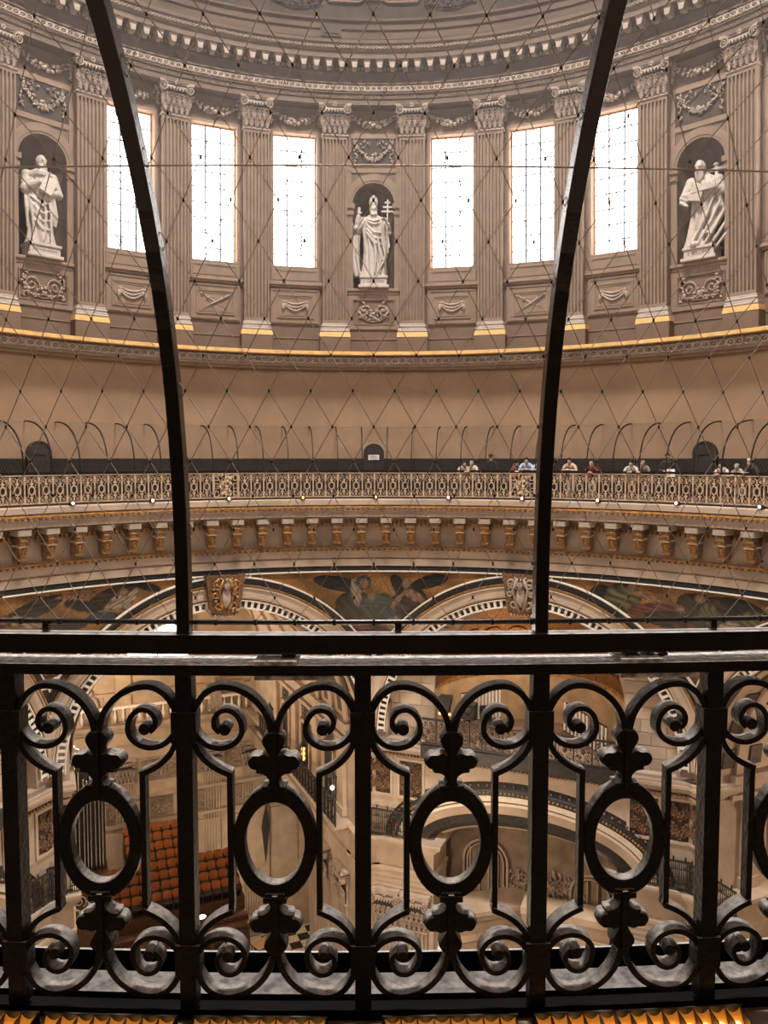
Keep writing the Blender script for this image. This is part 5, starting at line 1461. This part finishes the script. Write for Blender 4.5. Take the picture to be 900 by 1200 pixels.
q.build('hanging_scrolls', M['gilt_iron'], t)
# stair railings of white bars behind it
def stair(mtx, n, rise, lab, h=1.25):
    t = tag(empty('stair_railing', mtx), lab, 'railing')
    bm = MB().box(-.03, .03, -.03, .03, 0, h).mesh('bar', M['white_metal'])
    for k in range(n): link('bar', bm, t, T((.155*k, 0, rise*k)))
    L_ = .155*(n-1)
    for nm, z, m_ in (('hand_rail', h, 'black_iron'), ('lower_rail', -.02, 'black_iron')):
        b = MB(); b.tube([(-.06, 0, z), (L_+.06, 0, z+rise*(n-1))], .035, 6); b.build(nm, M[m_], t)
stair(F @ T((-3.0, 17.6, -11.75)), 12, .035, 'white barred stair railing rising gently behind the balcony')
stair(F @ T((1.55, 17.5, -11.55)), 12, -.085, 'white barred stair railing sloping down beside the stone flank wall')
t = tag(empty('floodlight', F @ T((-3.35, 16.2, -12.42))), 'black floodlight box with two glowing bulbs on the balcony rail', 'lamp')
b = MB(); b.plate([(-.14, 1.45), (.14, 1.45), (.28, 2.1), (.26, 2.16), (-.26, 2.16), (-.28, 2.1)], -.2, .25); b.build('hood', M['black_iron'], t)
b = MB(); b.tube([(0, 0, 0), (0, 0, 1.45)], .04, 6); b.build('stand', M['black_iron'], t)
for x in (-.22, .22):
    b = MB(); b.ell((x, -.12, 1.40), (.07, .06, .06), None, 8, 6); b.build('bulb', M['bulb_orange'], t)
t = tag(empty('loudspeaker', F @ T((-2.5, 17.0, -12.5))), 'dark loudspeaker box on a stand behind the balcony rail', 'speaker')
b = MB(); b.cbox(-.3, .3, -.25, .25, 1.1, 1.8, .03); b.build('cabinet', M['black_iron'], t)
b = MB(); b.turn([(.18, -.02), (.12, .02)], 14); b.xf(T((0, -.26, 1.5)) @ Rx(90)); b.build('cone', M['recess'], t)
b = MB(); b.tube([(0, 0, 0), (0, 0, 1.1)], .04, 6); b.build('pole', M['black_iron'], t)
t = tag(empty('chair', F @ T((-1.75, 17.1, -12.5)) @ Rz(25)), 'dark curved-back chair behind the balcony rail', 'chair')
b = MB(); b.grid(lambda u, v: (.28*cos(pi*u), .25+.1*sin(pi*u), .9+.75*v), 8, 4); b.build('backrest', M['black_iron'], t)
b = MB(); b.cbox(-.28, .28, -.25, .28, .85, .93, .02); b.build('seat', M['black_iron'], t)
lm = MB().box(-.025, .025, -.025, .025, 0, .86).mesh('leg', M['black_iron'])
for x in (-.24, .24):
    for y in (-.2, .22): link('leg', lm, t, T((x, y, 0)))
# iron railings on the ledges of the piers
def pier_rail(mtx, w, lab, grp=None):
    t = tag(empty('pier_railing', mtx), lab, 'railing', grp)
    b = MB(); b.box(-w/2, w/2, -.03, .03, 1.15, 1.22); b.build('top_rail', M['black_iron'], t)
    b = MB(); b.box(-w/2, w/2, -.03, .03, .08, .13); b.build('base_rail', M['black_iron'], t)
    q = MB()
    for s in (-1, 1):
        for cz in (.36, .92): q.tube([(x, 0, z) for x, z in spiral(s*.10, cz, .09, .02, 1, 1.4, 10, s)], .014, 4)
    for x in (-.15, -.07, 0, .07, .15): q.box(x-.014, x+.014, -.012, .012, .1, 1.18)
    for z in (.3, .85): q.box(-.2, .2, -.012, .012, z, z+.04)
    q.ell((0, 0, 1.3), (.04, .03, .1), None, 6, 4)
    me = q.mesh('scroll_panel', M['black_iron']); n = max(1, int(w/.42))
    pm = MB().box(-.02, .02, -.02, .02, 0, 1.2).mesh('post', M['black_iron'])
    for k in range(n+1):
        if k < n: link('scroll_panel', me, t, T((-w/2+w/n*(k+.5), 0, 0)))
        link('post', pm, t, T((-w/2+w/n*k, 0, 0)))
    return t
pier_rail(F @ T((-5.7, 15.92, -16.86)), 2.0, 'black iron railing on the ledge of the middle pier')
pier_rail(F @ T((5.85, 15.92, -16.86)), 1.8, 'black iron railing on the ledge beside the low arch, right pier')
pier_rail(ring(67.5) @ T((-5.4, 15.92, -16.86)), 2.4, 'black iron railing on the right pier, next to the picture edge')
pier_rail(ring(-22.5) @ T((-6.3, 15.92, -16.86)), 1.2, 'black iron railing on the ledge of the left pier')
pier_rail(ring(-67.5) @ T((5.85, 15.92, -16.86)), 1.8, 'black iron railing over the low arch at the left edge')
# ================================================================ things in the long hall
H = ring(-22.5)
t = tag(empty('hall_railing', H @ T((5.2, 0, -16.84))), 'black iron balcony railing running along the hall side wall', 'railing')
b = MB(); b.box(-.03, .03, 17.2, 31.4, 1.15, 1.22); b.build('top_rail', M['black_iron'], t)
b = MB(); b.box(-.03, .03, 17.2, 31.4, .08, .13); b.build('base_rail', M['black_iron'], t)
q = MB()
for s in (-1, 1):
    for cz in (.36, .92): q.tube([(0, y, z) for y, z in spiral(s*.12, cz, .10, .02, 1, 1.4, 10, s)], .016, 4)
for x in (-.09, .09): q.box(-.012, .012, x-.012, x+.012, .1, 1.18)
me = q.mesh('scroll_panel', M['black_iron']); pm = MB().box(-.03, .03, -.03, .03, 0, 1.25).mesh('post', M['black_iron'])
for k in range(28):
    link('scroll_panel', me, t, T((0, 17.45+.5*k, 0))); link('post', pm, t, T((0, 17.2+.5*k, 0)))
for i, (v, lab) in enumerate(((17.6, 'black lantern with a white flame at the near end of the hall balcony rail'), (22.0, 'glowing orange lantern on the middle of the hall balcony rail'), (28.5, 'glowing orange lantern at the far end of the hall balcony rail'))):
    t = tag(empty('lantern', H @ T((5.2, v, -15.6))), lab, 'lantern')
    b = MB(); b.turn([(.14, 0), (.2, .06), (.05, .12), (.05, .2)], 8); b.build('lantern_foot', M['black_iron'], t); b = MB(); b.turn([(.24, .95), (.2, 1.0), (.05, 1.25), (.02, 1.4)], 8); b.build('lantern_hood', M['black_iron'], t)
    bm = MB().box(-.015, .015, -.015, .015, .1, .97).mesh('cage_bar', M['black_iron'])
    for k in range(6): link('cage_bar', bm, t, T((.2*cos(k*pi/3), .2*sin(k*pi/3), 0)))
    b = MB()
    for z in ((.3, .55, .8) if i else (.45,)): b.ell((0, 0, z), (.10, .10, .12), None, 8, 6)
    b.build('bulb', M['bulb_orange' if i else 'bulb'], t)
# stepped seating with rows of orange chairs
t = tag(empty('seating_stand', H), 'dark oak stepped stand carrying rows of orange chairs', 'stand')
for r in range(8):
    v = 30.4+.65*r; z = -26.5+.31*r; lo, hi = (-3.8, 3.95) if r < 4 else (-2.6, 1.55)
    b = MB(); b.box(lo, hi, v-.33, v+.34, z-.8, z); b.build('step', M['wood'], t)
b = MB(); b.box(-3.75, 3.9, 28.6, 30.0, -33.5, -27.45); b.cbox(-3.8, 4.0, 28.4, 30.0, -27.45, -27.25, .04); b.build('front', M['wood'], t)
for k in range(7):
    pe = MB(); rect_frame(pe, -3.6+1.07*k, -2.7+1.07*k, -29.2, -27.6, .1, 28.54, 28.62); f = foliage(.7, .6, 120, 'spray'); pe.join(f, T((-3.15+1.07*k, 28.56, -28.7))); pe.build('carved_front_panel', M['panel_carved'], t)
b = MB(); b.cbox(-3.7, 3.9, 28.9, 29.3, -27.26, -26.95, .04); b.build('book_rest', M['wood'], t)
ch = MB()
ch.cur = 0; ch.grid(lambda u, v: (-.235+.47*u, .16-.07*(1-(2*u-1)**2)*-1+.08*v, .42+.42*v-.04*(2*u-1)**2), 6, 3); ch.grid(lambda u, v: (-.235+.47*u, .22+.07*(1-(2*u-1)**2)+.08*v, .42+.42*v-.04*(2*u-1)**2), 6, 3)
ch.cur = 1; ch.cbox(-.24, .24, -.28, .2, .36, .46, .03); ch.box(-.26, .26, -.26, .24, .0, .05)
for x in (-.25, .25): ch.box(x-.02, x+.02, -.28, .26, .0, .62)
chm = ch.mesh('choir_chair', [M['seat_orange'], M['black_iron']])
R = random.Random(3)
ORD = ['front', 'second', 'third', 'fourth', 'fifth', 'sixth', 'seventh', 'eighth', 'top', 'tenth', 'eleventh', 'twelfth', 'thirteenth', 'last']
for r in range(8):
    seat = -1
    for c in range(13):
        u = -3.45+.575*c
        if r > 3 and not -2.6 < u < 1.4: continue
        seat += 1
        o = link('choir_chair', chm, None, H @ T((u+R.uniform(-.03, .03), 30.4+.65*r, -26.5+.31*r)) @ Rz(R.uniform(-4, 4)) @ Matrix.Diagonal((1.14, 1, 1.2, 1)))
        tag(o, 'orange leather chair, %s row of the oak stand, %s seat from the organ' % ('top' if r == 7 else ORD[r], 'first' if seat == 0 else 'ninth' if seat == 8 else ORD[seat]), 'chair', 'orange chairs on the stepped stand')
# organ case with bright pipes at the left of the hall
M['tin'] = mat('tin_pipe_metal', (.55, .52, .48), .25, metal=.9, nscale=4, namt=.2, bump=0)
t = tag(empty('organ', H @ T((-4.9, 29.6, -32))), 'dark organ case with tall shining pipes beside the stepped seats', 'organ')
b = MB(); b.cbox(-.9, .9, -.3, 1.2, -1.5, 8.6, .06); b.cbox(-1.05, 1.05, -.45, 1.3, 8.6, 8.95, .06); b.build('case', M['wood'], t)
b = MB(); b.cbox(-.95, .95, .3, 1.2, 8.95, 15.6, .05); b.build('upper_case', M['black_iron'], t)
R = random.Random(9)
for k in range(9):
    x = -.8+.2*k+R.uniform(-.03, .03); h_ = 5.2+1.2*abs(k-4)/4+R.uniform(-.2, .2)
    b = MB(); b.turn([(.02, 9.0), (.045, 9.4), (.05, 9.0+h_), (.04, 9.02+h_)], 8, (x, .08, 0)); b.build('pipe', M['tin'], t)
b = MB(); f = foliage(2.2, 1.4, 77, 'spray'); b.join(f, T((0, .2, 15.0))); f = foliage(2.0, 1.6, 78, 'wreath'); b.join(f, T((0, -.3, 6.8))); b.build('carving', M['white_metal'], t)
# small things by the chequered floor
t = tag(empty('table', H @ T((6.2, 34.3, -33.48)) @ Rz(20)), 'light wooden table on dark legs standing on the chequered floor', 'table')
b = MB(); b.cbox(-.75, .75, -.5, .5, 1.02, 1.10, .02); b.build('table_top', mat('light_wood', (.50, .30, .16), .5, nscale=3, namt=.2, stretch=(1, 8, 1)), t)
lm = MB().box(-.035, .035, -.035, .035, 0, 1.03).mesh('leg', M['black_iron'])
for x in (-.68, .68):
    for y in (-.44, .44): link('leg', lm, t, T((x, y, 0)))
t = tag(empty('reading_lamp', H @ T((1.1, 28.9, -26.95))), 'bright white reading lamp on the dark oak seating front', 'lamp')
b = MB(); b.tube([(0, 0, 0), (0, 0, .5), (0, -.2, .65)], .03, 6); b.build('stem', M['black_iron'], t)
b = MB(); b.ell((0, -.3, .6), (.25, .12, .12), None, 8, 6); b.build('shade', M['bulb'], t)
t = tag(empty('banner', H @ T((6.9, 36.3, -25.4))), 'dark pointed banner hanging by the end pilaster', 'banner')
b = MB(); b.plate([(-.28, 0), (.0, -2.6), (.28, 0), (.1, 1.6)], -.03, .03); b.build('cloth', M['black'], t)
b = MB(); b.tube([(.3, 0, -4.2), (.3, 0, 1.9)], .03, 6); b.build('pole', M['wood'], t)
t = tag(empty('monument', F @ T((-3.55, 17.2, -32))), 'white marble monument figure beside the fluted pier', 'statue')
b = MB(); b.cbox(-.5, .5, -.4, .4, -1.5, 8.2, .05); b.cbox(-.6, .6, -.5, .5, 8.2, 8.5, .04); b.build('plinth', M['stone'], t)
b = MB(); robe(b, [(8.5, 0, 0, .38, .3), (9.3, 0, 0, .32, .26), (9.9, 0, 0, .36, .26), (10.3, 0, 0, .34, .22), (10.5, 0, 0, .13, .12)], 8, 0, .1, 40); head(b, (0, -.04, 10.72), 10, 10, .95, .05)
arm(b, (-.32, 0, 10.2), (-.42, -.1, 9.7), (-.1, -.36, 9.8), (.13, .12, .09)); hand(b, (-.1, -.36, 9.8), (1, 0, .2), (0, -1, 0)); arm(b, (.32, 0, 10.2), (.42, -.1, 9.7), (.2, -.36, 9.5), (.13, .12, .09)); hand(b, (.2, -.36, 9.5), (-1, 0, 0), (0, -1, 0))
o = b.build('figure', mat('white_marble', (.8, .76, .7), .5, bump=0, namt=.08), t); remesh(o, .03)

# scattering volume added to imitate bloom around the windows
hz = bpy.data.materials.new('bloom_haze'); hz.use_nodes = True
_N = hz.node_tree.nodes; _N.remove(_N['Principled BSDF'])
_v = _N.new('ShaderNodeVolumeScatter'); _v.inputs['Density'].default_value = .0022; _v.inputs['Anisotropy'].default_value = .55; _v.inputs['Color'].default_value = (1, .97, .94, 1)
hz.node_tree.links.new(_v.outputs[0], _N['Material Output'].inputs['Volume'])
b = MB(); b.turn([(14.9, 4.0), (14.9, 14.2)], 48, smooth=False)
o = b.build('added_bloom_veil', hz); o['kind'] = 'stuff'; tag(o, 'faint added veil imitating bloom in front of the dome windows')
